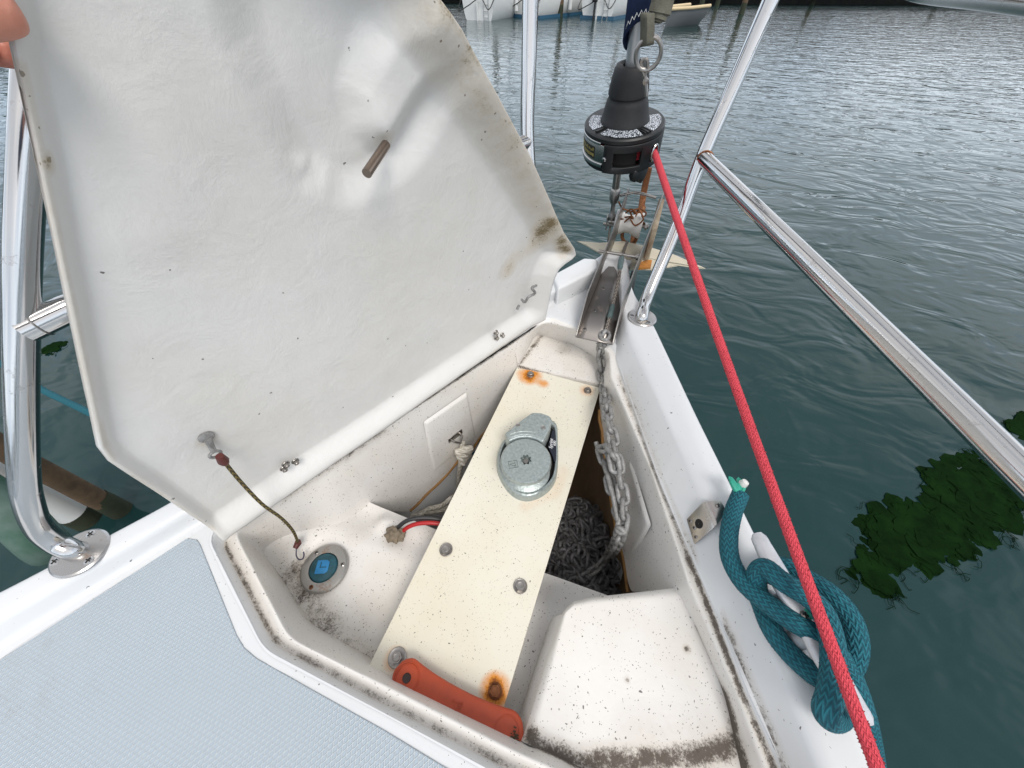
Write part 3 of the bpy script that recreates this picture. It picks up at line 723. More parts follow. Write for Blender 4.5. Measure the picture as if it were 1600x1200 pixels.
def dist2(p,poly):
    best=9
    for i in range(len(poly)):
        ax,ay=poly[i]; bx,by=poly[(i+1)%len(poly)]
        dx,dy=bx-ax,by-ay; t=max(0,min(1,((p[0]-ax)*dx+(p[1]-ay)*dy)/max(1e-12,dx*dx+dy*dy)))
        e=(p[0]-ax-dx*t)**2+(p[1]-ay-dy*t)**2
        if e<best: best=e
    return math.sqrt(best)
leftE=[uv_(p) for p in lef]; rightE=[uv_(p) for p in rig]; botE=[uv_(lef[0]),uv_(rig[0])]
def dopen(p,pts):
    best=9
    for i in range(len(pts)-1):
        ax,ay=pts[i]; bx,by=pts[i+1]; dx,dy=bx-ax,by-ay; t=max(0,min(1,((p[0]-ax)*dx+(p[1]-ay)*dy)/max(1e-12,dx*dx+dy*dy)))
        best=min(best,(p[0]-ax-dx*t)**2+(p[1]-ay-dy*t)**2)
    return math.sqrt(best)
def inside(p,poly):
    c=False; j=len(poly)-1
    for i in range(len(poly)):
        if (poly[i][1]>p[1])!=(poly[j][1]>p[1]) and p[0]<(poly[j][0]-poly[i][0])*(p[1]-poly[i][1])/(poly[j][1]-poly[i][1])+poly[i][0]: c=not c
        j=i
    return c
def sdf(p,poly):
    d=dist2(p,poly); return d if inside(p,poly) else -d
U=lambda a,b: uv_(LP(a,b))
dish=[U(x,y) for x,y in ((385,-140),(372,60),(466,262),(490,285),(545,305),(600,285),(655,235),(705,130),(700,60),(640,-60),(600,-160))]   # recess bulging outwards
humpP_=[U(x,y) for x,y in ((600,20),(560,100),(545,150),(560,205),(588,236),(620,232),(660,170),(694,120),(696,60),(660,-10))]
def spl(pp): return [(v.x,v.y) for v in cr_spline([V(a,b,0) for a,b in pp],3,closed=True)]
dish=spl(dish); humpP=spl(humpP_)
band=[U(x,y) for x,y in ((268,-200),(262,0),(268,200),(255,360))]
p_eye=U(322,690); cre=[U(x,y) for x,y in ((300,770),(367,703),(533,620),(700,532),(850,465))]
def lid_h(p):
    dr=dopen(p,rightE); dl=dopen(p,leftE); db=dopen(p,botE)
    h=0.0
    h+=.030*(1-sm(dr/.050)*(1-.8*(1-sm((db-.006)/.042)))*(1-.4*(1-sm(dl/.013))))
    s=sdf(p,dish); h-=.013*sm((s+.018)/.044)
    s=sdf(p,humpP); h+=.018*sm((s+.008)/.034)
    # hollow below the hump
    q=U0; 
    for (cx,cy,rx,am) in dents:
        e=((p[0]-cx)**2+(p[1]-cy)**2)/rx**2
        if e<9: h+=am*math.exp(-e)
    s=dopen(p,band); h+=.0020*math.exp(-(s/.03)**2)
    return h
U0=0
dents=[(*U(575,140),.018,-.005),(*U(565,175),.014,-.004),(*U(515,285),.014,.003),(*U(430,150),.04,.003),(*U(560,30),.03,-.003),(*U(480,262),.009,.003)]
LV=[];
for r_ in rows:
    for i,p in enumerate(r_):
        a=uv_(p); h=lid_h(a)+noise.noise(p*7)*.0018+noise.noise(p*22)*.0007+noise.noise(V(a[0]*50,a[1]*18,3))*.00028
        r_[i]=p+nrm*h
q=MB().grid(rows)
sh=q.build('shell',m_lid,lid,smooth=80,solid=.006,soff=0)
# make sure faces point to the viewer so the thickness goes outwards
f0=sh.data.polygons[len(sh.data.polygons)//2]
if f0.normal.dot(nrm)<0: sh.data.flip_normals()
sh.modifiers['solid'].offset=-1
def L3(x,y,h=0): return on(x,y,hA+nrm*h,nrm)
paint(sh,dirtfn([([L3(857,348,.02),L3(848,385,.02)],.034,1.0),([L3(875,372,.025),L3(885,392,.025)],.024,.80),([L3(850,392,.02),L3(815,412,.02),L3(800,425,.01)],.030,.72),([L3(868,425,.02),L3(858,470,.02)],.012,.55),
   ([L3(900,385,.026),L3(825,238,.026),L3(690,0,.026)],.010,.62),([L3(725,90,.02),L3(760,140,.02)],.018,.62),([L3(690,10,.02),L3(780,170,.02),L3(870,345,.02)],  .050,.50),
   ([L3(30,100,.01),L3(147,650,.01),L3(175,722,.01),L3(345,835,.015)],.004,.50),([L3(72,250,.01),L3(75,262,.01)],.007,.7),([L3(825,458,.02)],.016,.62),([L3(606,225,.0)],.016,.55),([L3(322,690,.0)],.014,.55)],.0))
# pin stub
a=L3(603,226,.006); b=L3(573,271,.034)
q=MB().tube(dens([a,b],5),.0046,20); q.build('hinge_pin',steel('bronze_pin',.25,(.26,.20,.16),.4,(.10,.06,.03),50),lid)
hg=[hp(HL*k/80,.0+.0015*noise.noise(V(k*.7,0,0)),.0885) for k in range(2,79)]
MB().tube(hg,[.0012+.0010*abs(noise.noise(V(k*.31,1,0)))*2 for k in range(77)],6).build('hinge_seam',m_dark,lid)
hgp=[hp(HL*(.11+.004*k),-.002,.086+.001*math.sin(k)) for k in range(9)]; MB().tube(hgp,[.001,.003,.004,.0045,.004,.004,.003,.003,.001],8).build('hinge_flap',M('brown_hinge',(.10,.05,.03),.7,0,.5,200,.5,80),lid)
# hinge bolt clusters
for bx,by in ((446,724),(461,720),(443,731),(774,519),(784,523),(775,527)):
    screw(lid,L3(bx,by,.009 if bx<600 else .012),nrm,.0042,m_steel_d,True,.006,'bolt',y=tuple(inpl))
# eye fittings
def eye(x,y,rust=False,ang_=0):
    e=L3(x,y,.001); q=MB().lathe([(0,0),(.0085,0),(.0085,.002),(.006,.0035),(0,.004)],e,axis=nrm,seg=20)
    d=( LP(x+14,y+30)-LP(x,y)).normalized()
    q.tube([e+nrm*.004,e+nrm*.006+d*.010,e+nrm*.010+d*.020],[.0045,.0036,.0035],10)
    q.tube([e+d*.026+nrm*.011+ (d*math.cos(t)+d.cross(nrm)*math.sin(t))*.006 for t in [k*math.pi/6 for k in range(12)]],.002,8,closed=True)
    return q.build('eye_bolt',m_rusty if rust else m_galv,lid)
eye(322,682)
q=MB(); e0=L3(822,462,.018)
q.tube(cr_spline([L3(838,446,.016),L3(831,450,.022),L3(836,458,.024),L3(826,464,.022),L3(820,472,.018),L3(815,468,.014)],6),.0028,8)
q.tube([L3(808,483,.012),L3(811,477,.012)],.003,8); q.build('latch_hook',m_galv,lid)

# ================================================================ BUNGEE
bg_=thing('bungee_cord','thin yellow and black bungee cord with an open wire hook hanging from the lid eye','bungee cord',L3(345,712,.01))
b0=L3(343,712,.022); b3=P(466,842,-.005)
pts=[b0,lerp(b0,b3,.10)+V(0,0,-.001),lerp(b0,b3,.45)+V(.010,.010,.012),lerp(b0,b3,.78)+V(.012,.016,.008),b3]
pxs=[(349,720),(378,755),(410,788),(440,810),(458,830),(466,848)]
path=[]
for k,(x_,y_) in enumerate(pxs):
    t=k/5; zz=lerp(b0.z,-.022,t); path.append(P(x_,y_,zz))
q=MB().tube(cr_spline(path,8),.0024,12); q.build('cord',m_bungee,bg_)
q=MB().tube([path[0]+(path[0]-path[1]).normalized()*.012,path[0],path[0]+(path[1]-path[0]).normalized()*.006],[.0045,.0062,.0045],12)
q.build('cord_clamp',m_maroon,bg_); q=MB(); e1=path[-1]; q.tube([e1+(path[-2]-e1).normalized()*.006,e1,e1+V(0,-.010,-.002)],[.0050,.0062,.0045],12); q.build('cord_clamp',m_maroon,bg_)
hk=[P(462,850,-.026),P(463,858,-.030),P(463,868,-.034),P(467,874,-.036),P(473,873,-.038),P(475,867,-.037),P(474,862,-.035)]
q=MB().tube(cr_spline(hk,6),.0013,8); q.build('hook',M('purple_wire',(.09,.08,.12),.35,.6),bg_)

# ================================================================ FOOT SWITCH
fc=P(507,888,-.052); sw=thing('foot_switch','round stainless foot switch with a blue rubber centre on the locker floor','foot switch',fc)
q=MB().lathe([(.043,-.004),(.043,.0015),(.040,.0045),(.030,.006),(.0265,.0055),(.0265,.002)],fc,seg=56); q.build('flange',steel('switch_flange',.42,(.40,.39,.37),.50,(.26,.11,.03),28),sw)
q=MB().lathe([(.0265,.003),(.024,.0075),(.014,.010),(0,.0105)],fc,seg=40); q.build('rubber_cap',m_blue,sw)
fr=look(fc+V(.001,.0,.0105),(0,0,1),(-.35,.9,0)); q=MB()
q.prism([(-.012,-.012),(.006,-.012),(.011,-.008),(.011,.008),(.006,.012),(-.012,.012)],0,.0010,fr); q.build('emblem',m_bluelogo,sw,bevel=.0006)
q=MB(); q.box((.001,-.001,.0014),(.013,.0012,.0008),fr); q.box((-.004,.004,.0014),(.0012,.008,.0008),fr); q.build('emblem_line',m_blue,sw,smooth=0)
for a_ in (20,140,262): 
    a_=R(a_+8); screw(sw,fc+V(math.cos(a_)*.0345,math.sin(a_)*.0345,.0045),(0,0,1),.0045,m_rusty if a_>4 else m_steel_d)
# ================================================================ CABLES through the floor
cb=thing('power_cables','black and red power cables coming up through sealed hole in locker floor','cables',P(615,830,-.04))
def cab(pxz,r,mat,nm): 
    q=MB().tube(cr_spline([P(*a) for a in pxz],8),r,10); return q.build(nm,mat,cb)
cab([(618,834,-.062),(624,822,-.040),(640,812,-.028),(665,809,-.028),(690,812,-.035),(730,822,-.05)],.0042,m_cyanwire,'black_cable')
cab([(627,836,-.062),(634,826,-.042),(650,819,-.032),(672,817,-.030),(695,820,-.035),(730,830,-.05)],.0042,m_redwire,'red_cable')
bmx=bmesh.new(); bmesh.ops.create_icosphere(bmx,subdivisions=4,radius=1)
for v in bmx.verts:
    n=v.co.normalized(); r=1+.45*noise.noise(n*2.2)+.22*noise.noise(n*6); v.co=V(n.x*.019*r,n.y*.015*r,n.z*.012*r)
me=bpy.data.meshes.new('sealant'); bmx.to_mesh(me); bmx.free(); me.materials.append(m_putty); me.shade_smooth()
o=bpy.data.objects.new('sealant',me); COL.objects.link(o); o.parent=cb; o.location=P(617,835,-.052)-parent_loc(cb)
# ================================================================ ORANGE HANDLE
oh=thing('rubber_handle','flat orange rubber handle lying across the aft end of the cream board','handle',P(715,1100,0))
zc=.020
ha=P(637,1060,zc); hb=P(792,1143,zc); hl=(hb-ha); hdv=hl.normalized(); hn=V(-hdv.y,hdv.x,0)
rows=[]; Lh=hl.length; n_=40
for i in range(n_+1):
    t=i/n_; x_=-.022+(Lh+.044)*t
    if x_<0: wd=math.sqrt(max(0,.024**2-(x_)**2*1.15))
    elif x_>Lh: wd=math.sqrt(max(0,.0235**2-(x_-Lh)**2*1.08))
    else: wd=.0175+.0062*(abs(2*x_/Lh-1)**2.2)
    wd=max(wd,.0015); c=ha+hdv*x_; th_=.0062+.0015*(1-abs(2*t-1)); row=[]
    e=min(1,wd/.01)
    for k in range(16):
        a=2*math.pi*k/16; ca,sa=math.cos(a),math.sin(a); cx=abs(ca)**.55*(1 if ca>0 else -1); sx_=abs(sa)**.6*(1 if sa>0 else -1)
        row.append(c+hn*cx*wd+V(0,0,sx_*th_*e-.004*math.sin(t*math.pi)*0))
    rows.append(row)
q=MB().grid(rows,closed=True); q.add(rows[0],[tuple(range(16))[::-1]]); q.add(rows[-1],[tuple(range(16))]); q.build('grip',m_orange,oh,smooth=70)
zt=.0068
q=MB()
for rr_ in (.0185,.0165): MB().tube([ha+V(math.cos(t)*rr_,math.sin(t)*rr_,zt) for t in [k*math.pi/20 for k in range(40)]],.0007,6,closed=True).build('moulded_ring',m_orange,oh)
q.tube([hb+V(math.cos(t)*.0165,math.sin(t)*.0165,zt) for t in [k*math.pi/20 for k in range(40)]],.0007,6,closed=True); q.build('moulded_ring',m_orange,oh)
q=MB().lathe([(.0062,.0003),(.0055,.0012),(.0045,.0004),(0,.0003)],ha+V(0,0,zt-.0002),seg=24); q.build('eyelet',M('dark_eyelet',(.05,.03,.025),.6,0,.4,300),oh)
q=MB(); random.seed(3)
ctr=lerp(ha,hb,.52)+V(0,0,zt+.0012)
for k in range(5): 
    a=ctr+hdv*random.uniform(-.006,.006)+hn*random.uniform(-.006,.006); q.tube(cr_spline([a,a+V(random.uniform(-.006,.006),random.uniform(-.006,.006),0),a+V(random.uniform(-.01,.01),random.uniform(-.008,.008),0)],4),.0005,5)
q.build('moulded_mark',m_orange,oh)
# dead leaf bits on the handle end
q=MB()
for k in range(26):
    c=hb+hdv*.012+V(random.gauss(0,.0035),random.gauss(0,.0035),zt+.001); r_=random.uniform(.0008,.0022); a=random.random()*6
    q.add([c+V(math.cos(a+t)*r_*(1+.5*(t>3)),math.sin(a+t)*r_*.6,random.uniform(0,.001)) for t in (0,1.5,3.1,4.6)],[(0,1,2,3)])
o=q.build('dirt_clump',M('brown_debris',(.07,.045,.025),.9),oh)

# ================================================================ CHAIN
def link_mesh():
    q=MB(); pts=[]; a=.0088; Ls=.0100
    for k in range(8): t=-math.pi/2+math.pi*k/7; pts.append(V(math.cos(t)*0+ (Ls+math.cos(t)*a),math.sin(t)*a,0))
    for k in range(8): t=math.pi/2+math.pi*k/7; pts.append(V(-Ls+math.cos(t)*a,math.sin(t)*a,0))
    q.tube(pts,.0048,8,closed=True); return q
lq=link_mesh(); lme=bpy.data.meshes.new('link'); lme.from_pydata(lq.v,[],lq.f); lme.materials.append(m_galv); lme.shade_smooth(); lme.update()
PITCH=.0275
chain=thing('anchor_chain','galvanised anchor chain hanging from the bow roller into a heap in the locker','chain',P(945,530,.05))
def chain_along(path,limit=200):
    pts=resample(path,2000); n=0; acc=0; last=pts[0]; tot=sum((pts[i+1]-pts[i]).length for i in range(len(pts)-1)); cnt=int(tot/PITCH)
    rp=resample(path,cnt)
    for i in range(cnt):
        a,b=rp[i],rp[i+1]; t=(b-a).normalized(); s_=Vector((0,0,1)) if abs(t.z)<.9 else Vector((1,0,0))
        y_=s_.cross(t).normalized(); z_=t.cross(y_)
        tw=(math.pi/2 if i%2 else 0)+.5+random.uniform(-.25,.25); yy=y_*math.cos(tw)+z_*math.sin(tw); zz=t.cross(yy)
        m=(a+b)/2
        o=bpy.data.objects.new('link',lme); COL.objects.link(o); o.parent=chain
        o.matrix_local=Matrix.Translation(-parent_loc(chain))@Matrix(((t.x,yy.x,zz.x,m.x),(t.y,yy.y,zz.y,m.y),(t.z,yy.z,zz.z,m.z),(0,0,0,1)))
c_path=[P(945,520,.118),P(940,540,.085),P(937,562,.035),P(943,598,.018),spt(948,640,.030),spt(957,680,.034),spt(966,725,.036),spt(972,765,.038),spt(976,798,.040),spt(968,838,.055),P(952,868,-.25),P(930,890,-.275),P(905,905,-.28)]
chain_along(cr_spline(c_path,8))
chain_along(cr_spline([spt(938,700,.055),spt(949,735,.050),spt(957,770,.050),spt(965,800,.048),spt(974,815,.045)],8))
chain_along(cr_spline([spt(940,700,.055),spt(955,705,.050),spt(962,735,.045)],8))
# heap
q=MB(); random.seed(11)
hc=P(905,870,-.32)
pxh=[(905,790),(900,830),(930,850),(880,850),(955,910),(900,900),(865,880),(935,900),(960,925),(890,815)]
cnt=0
for k in range(520):
    x_=random.uniform(-.02,.17); y_=random.uniform(.15,.50)
    cx=(x_-.07)/.13; cy=(y_-.30)/.20; 
    if cx*cx+cy*cy>1.15: continue
    z_=-.30-.05*(cx*cx+cy*cy)+random.uniform(-.02,.012)+.015*math.sin(y_*40+x_*30)
    rot=Matrix.Rotation(random.gauss(0,.7),4,'X')@Matrix.Rotation(random.gauss(0,.6),4,'Y'); rz=Matrix.Rotation(random.random()*6.3,4,'Z')
    m=Matrix.Translation((x_,y_,z_))@rz@rot
    q.add([m@Vector(v) for v in lq.v],lq.f); cnt+=1
tag(q.build('chain_heap',m_galv_d,chain,smooth=80),kind='stuff')
q=MB().tube(cr_spline([spt(931,690,.06),spt(938,712,.055),spt(950,745,.055),spt(960,785,.055),spt(968,825,.055)],6),[.0045]+[.005]*23+[.0045],10)
q.build('chain_hook',m_galv,chain)
# ================================================================ BOW ROLLER
br=thing('bow_roller','stainless bow roller channel with a white plastic roller and rust streaks','bow roller',P(945,460,.12))
fa=[P(901,513,.105),P(958,529,.105)]; ff=[P(943,391,.150),P(991,398,.150)]
cenA=(fa[0]+fa[1])/2; cenF=(ff[0]+ff[1])/2
xa,xb=-.072,.019
def chk(x,inner):
    # side cheek profile in the y,z plane
    pr=[(.690,.108),(.70,.118),(.80,.165),(1.00,.192),(1.08,.218),(1.19,.272),(1.215,.266),(1.205,.225),(1.16,.150),(1.08,.116),(1.04,.110)]
    return pr
pr=chk(0,0)
q=MB()
for x0 in (xa,xb-.003):
    fr=Matrix(((0,0,1,x0),(1,0,0,0),(0,1,0,0),(0,0,0,1)))
    q=MB(); q.prism(pr,0,.003,fr); kx=.040 if x0>-.03 else .028; q.v=[(v[0]+max(0,v[1]-.85)*kx/.35,v[1],v[2]) for v in q.v]
    q.build('side_cheek',m_steel_d,br,bevel=.0008,bseg=2)
q=MB(); q.grid([[V(x,.690,.1085),V(x,.80,.112),V(x,.95,.118),V(x,1.06,.122),V(x,1.085,.105)] for x in (xa+.003,-.05,-.02,xb-.003)])
q.build('channel_floor',steel('channel_floor',.30,(.27,.25,.235),.50,(.14,.055,.02),22),br,solid=.003,soff=-1)
for y_,x_ in ((.72,-.055),(.80,-.045),(.80,-.0),(.90,-.04),(.97,-.015)): screw(br,V(x_,y_,.1135 if y_<.85 else .118),(0,0,1),.0055)
rc=V((xa+xb)/2+.007,1.19,.172)
q=MB().lathe([(.014,-.041),(.036,-.041),(.037,-.036),(.033,-.022),(.026,-.008),(.026,.008),(.033,.022),(.037,.036),(.036,.041),(.014,.041)],rc,axis=(1,0,0),seg=40)
q.build('roller',m_white_plastic,br)
q=MB().tube([rc-V(.060,0,0),rc+V(.062,0,0)],.006,14); q.lathe([(0,.0),(.010,0),(.010,.006),(0,.008)],rc+V(.050,0,0),axis=(1,0,0),seg=6); q.build('roller_axle',m_steel_d,br)
q=MB().tube([V(xa-.008,1.01,.165),V(xb+.016,1.01,.165)],.0042,12); q.lathe([(0,0),(.009,0),(.009,.006),(0,.006)],V(xb+.006,1.01,.165),axis=(1,0,0),seg=12); q.build('retaining_pin',m_steel_d,br)
q=MB().tube(cr_spline([PY(969,306,1.19),PY(978,303,1.19),PY(992,301,1.195),PY(1008,304,1.19),PY(1025,309,1.185)],6),.0042,12)
q.build('bail_bar',m_steel_d,br)
# guard plate outboard of the starboard cheek
q=MB().prism([(1.10,.11),(1.21,.20),(1.20,.255),(1.12,.20)],0,.016,Matrix(((0,0,1,xb+.030),(1,0,0,0),(0,1,0,0),(0,0,0,1)))); q.build('guard_plate',M('stained_cream',(.34,.30,.22),.6,0,.3,60,.7,30,col2=(.13,.065,.03)),br,bevel=.003)
q=MB().prism([(.90,.02),(1.02,.02),(1.02,.118),(.93,.118)],0,.016,Matrix(((0,0,1,xb+.004),(1,0,0,0),(0,1,0,0),(0,0,0,1)))); q.build('bow_fitting',m_black,br,bevel=.002)
# ================================================================ ANCHOR
an=thing('anchor','stained cream anchor with a wide pointed fluke hanging under the bow roller','anchor',V(-.02,1.15,.1))
fz=.085
def fl(x,y,z): return P(x,y,z)
tp=[P(901,376,.06),P(938,379,.10),P(972,376,.12),P(1010,384,.12),P(1055,398,.10),P(1103,419,.06),P(1062,414,.075),P(1020,421,.085),P(985,420,.085),P(950,402,.09),P(915,382,.07)]
cn=P(985,398,.125)
q=MB(); n=len(tp)
q.add([cn]+tp+[cn-V(0,0,.012)]+[p-V(0,0,.005) for p in tp],[(0,1+i,1+(i+1)%n) for i in range(n)]+[(n+1,n+2+(i+1)%n,n+2+i) for i in range(n)]+[(1+i,n+2+i,n+2+(i+1)%n,1+(i+1)%n) for i in range(n)])
q.build('fluke',m_cream,an,smooth=20,bevel=.0015)
sk_=[PY(1014,262,1.34),PY(1006,300,1.34),PY(1000,335,1.31),PY(990,372,1.27),PY(988,405,1.22)]
q=MB().tube(cr_spline(sk_,6),[.010]*25,8,flat=.5); q.build('shank',m_rusty,an)
q=MB().prism([p.xy for p in (P(994,406,.1),P(1018,409,.1),P(1016,420,.1),P(994,422,.1))],.100,.106); q.build('rust_patch',M('orange_rust',(.55,.22,.04),.8,0,.4,120,.5,50),an,smooth=0)
# swivel and shackle
sh_=thing('anchor_shackle','rusty bow shackle and swivel joining anchor to wire strop','shackle',PY(985,355,1.20))
q=MB().tube([PY(1006,322,1.27),PY(998,338,1.25),PY(990,352,1.225),PY(986,362,1.21)],[.007,.016,.017,.011],14); q.build('swivel',m_rusty,sh_)
q=MB(); rq=random.Random(9)
for k in range(7):
    a=PY(985+rq.uniform(-10,14),345+rq.uniform(-22,20),1.16); pts=[a]
    for _ in range(4): pts.append(pts[-1]+V(rq.uniform(-.022,.022),rq.uniform(-.01,.01),rq.uniform(-.022,.020)))
    q.tube(cr_spline(pts,4),.0024,6)
q.build('seizing_wire',m_rusty,sh_)
sp=[PY(x,y,1.19) for x,y in ((983,347),(976,356),(972,368),(976,378),(985,382),(993,376),(995,364),(992,352),(991,346))]
q=MB().tube(cr_spline(sp,5),.0055,10); q.tube([PY(978,348,1.19),PY(1006,351,1.19)],.005,10)
q.tube([PY(1003,351,1.19)+V(math.cos(t)*.008,0,math.sin(t)*.008) for t in [k*math.pi/6 for k in range(12)]],.0025,6,closed=True); q.build('bow_shackle',m_rusty,sh_)
# wire strop
ws=thing('wire_strop','twisted steel wire strop lying in the bow roller channel between shackle and chain','wire rope',P(958,450,.14))
wp=cr_spline([PY(980,378,1.18),PY(975,392,1.10),P(970,410,.19),P(966,440,.150),P(959,470,.130),P(952,498,.125),P(946,518,.118)],8)
m_wire=rope_mat('wire_rope',(.34,.31,.28),(.09,.07,.055),strands=4,pitch=.6,fuzz=.3,groove=.9); m_wire.node_tree.nodes['Principled BSDF'].inputs['Metallic'].default_value=.5
q=MB().tube(wp,.0045,10); q.build('wire',m_wire,ws)
m_gs=M('green_sleeve',(.10,.15,.15),.5,.3,.2,200,.4,60)
for i0,i1 in ((13,20),(34,41)): MB().tube(wp[i0:i1],[.0055]+[.0072]*(i1-i0-2)+[.0055],12).build('ferrule',m_gs,ws)
e=P(945,524,.116); q=MB().tube([e+V(math.cos(t)*.011,math.sin(t)*.017,0) for t in [k*math.pi/8 for k in range(16)]],.004,8,closed=True); q.build('thimble_shackle',m_galv,ws)

# ================================================================ FURLER
fu=thing('furling_drum','black headsail furling drum on the forestay above the bow','furler',PY(955,345,1.23,.2))
SY,SS=1.23,.18
def FS(x,y): return PY(x,y,SY,SS)
f0=FS(955,345); f1=FS(1001,0); ax=(f1-f0).normalized()
def at(h): return f0+ax*h
def hof(x,y): return (FS(x,y)-f0).dot(ax)
hb_=hof(960,243); hm=hof(968,215); ht=hof(977,190)
vz=(O-at(hm)).normalized()
q=MB()
tb=[(.0,0),(.008,0),(.012,.006),(.012,.020),(.008,.026),(.0065,.040),(.0065,.058),(.011,.062),(.011,.070),(.0145,.073),(.0145,.100),(.012,.104),(.0105,.106),(.0105,max(.12,hb_+.02))]
q.lathe(tb,f0,axis=ax,seg=24); q.build('turnbuckle',m_steel_d,fu)
q=MB(); 
for s_ in (-1,1): q.box((s_*.012,-.0,-.006),(.004,.020,.045),look(f0,ax,(0,1,0)))
q.tube([f0+V(-.022,0,-.012),f0+V(.022,0,-.012)],.005,10); q.box((0,0,-.045),(.006,.03,.06),look(f0,ax,(0,1,0))); q.build('toggle',m_steel_d,fu)
RD=.098
c0=at(hb_); H1=hof(972,190)-hb_
# basket/cage
q=MB()
seg=72; h0=0.0; h1=.080
xa_=V(1,0,0); xa_=(xa_-ax*xa_.dot(ax)).normalized(); ya_=ax.cross(xa_)
def cyl(r,a,h): return c0+ax*h+(xa_*math.cos(a)+ya_*math.sin(a))*r
va=math.atan2((O-c0).dot(ya_),(O-c0).dot(xa_))   # azimuth of the viewer side
# bottom plate + lower flange
q.lathe([(.012,.006),(.075,.0),(.094,.002),(RD,.008),(RD,.014),(.094,.016),(.070,.014)],c0,axis=ax,seg=seg,xa=xa_); q.build('lower_flange',m_black,fu)
q=MB().lathe([(.040,.012),(.040,.070)],c0,axis=ax,seg=40,xa=xa_); q.build('spool',M('dark_red_spool',(.05,.004,.006),.5),fu)
q=MB().lathe([(.042+.038*abs(math.sin(k*1.3))*.1+.030,.016+k*.0042) for k in range(11)],c0,axis=ax,seg=40,xa=xa_); q.build('wound_line',m_red,fu)
# wrap-round cage with an opening
q=MB(); rows=[]
a0=va+R(-16); 
def cage(a):   # True = solid
    return True
def arcband(a1,a2,z1,z2,r0,r1,n=24,name='x'):
    q=MB(); ro=[]
    for i in range(n+1):
        a=lerp(a1,a2,i/n); ro.append([cyl(r0,a,z1),cyl(r1,a,z1),cyl(r1,a,z2),cyl(r0,a,z2)])
    q.grid(ro,closed=True); q.add(ro[0],[(3,2,1,0)]); q.add(ro[-1],[(0,1,2,3)]); return q
# steel band on the port side of the drum (viewer's left)
arcband(va-R(130),va-R(22),.020,.066,.0955,.0985,36).build('steel_band',steel('band_steel',.2,(.46,.45,.43),.15),fu,bevel=.0006)
arcband(va-R(130),va-R(30),.0655,.072,.0945,.100,36).build('band_rim',m_steel,fu,bevel=.0012)
arcband(va-R(128),va-R(26),.014,.0235,.0945,.1005,36).build('band_rim',m_steel,fu,bevel=.0012)
# black moulded cage on the starboard side with its window
q=MB(); AA=[-24,-18,-10,-9,0,8,16,24,31,32,40,47,48,55,62,63,75,90,105,125]; ZZ=[.003,.008,.018,.019,.030,.042,.053,.054,.062,.070]
vs=[cyl(.1005,va+R(a),z) for z in ZZ for a in AA]; fs=[]; nA=len(AA)
for j in range(len(ZZ)-1):
    for i in range(nA-1):
        am=(AA[i]+AA[i+1])/2; zm=(ZZ[j]+ZZ[j+1])/2
        if (-9<am<31 and .019<zm<.053) or (48<am<62 and .018<zm<.054): continue
        fs.append((j*nA+i,j*nA+i+1,(j+1)*nA+i+1,(j+1)*nA+i))
q.add(vs,fs); q.build('cage',m_black,fu,solid=.008,soff=1 if False else -1,bevel=.0018)
arcband(va-R(10),va+R(30),.016,.056,.080,.082,10).build('cage_window',m_dark,fu)
lb_=M('gold_print',(.42,.34,.12),.4,.5)
arcband(va-R(105),va-R(40),.030,.058,.0984,.0990,24).build('badge',M('badge_black',(.03,.028,.02),.35,.2),fu)
for k in range(13):
    a_=-101+k*4.7; q=arcband(va+R(a_),va+R(a_+ (3.4 if k%3 else 2.2)),.047-.001*(k%2),.054-.002*((k*7)%3),.0989,.0994,3); 
    if k==0: gold=q
    else: b_=len(gold.v); gold.add(q.v,q.f)
    q=arcband(va+R(a_),va+R(a_+3.0+(k%2)),.034+.001*(k%2),.041,.0989,.0994,3); gold.add(q.v,q.f)
tag(gold.build('badge_lettering',lb_,fu,smooth=0),kind=None)
# guide ring
gc=cyl(.102,va+R(55),.036); gn=(gc-c0-ax*.036).normalized(); gt=ax.cross(gn)
q=MB().tube([gc+gt*math.cos(t)*.011+ax*math.sin(t)*.019 for t in [k*math.pi/12 for k in range(24)]],.0028,8,closed=True); q.build('guide_ring',m_steel,fu)
# jaw below the cage
jc=cyl(.085,va+R(40),-.012); q=MB(); fj=look(jc,gn,ax)
q.prism([(-.030,.020),(.026,.020),(.030,-.002),(.020,-.020),(.006,-.028),(-.002,-.014),(-.012,-.010),(-.024,-.012),(-.032,.004)],-.010,.008,fj); q.build('jaw',m_black,fu,bevel=.003)
sc_=cyl(.1005,va-R(22),.036); screw(fu,sc_,(sc_-c0-ax*.036),.0055,m_steel,name='screw',y=tuple(ax))
# top plate with lettering
q=MB().lathe([(.094,.070),(.099,.072),(.099,.080),(.096,.0835),(.090,.084),(.040,.087),(.0,.087)],c0,axis=ax,seg=seg,xa=xa_); q.build('top_plate',m_black,fu)
arcband(va+R(150),va+R(210),.066,.071,.06,.09,10)
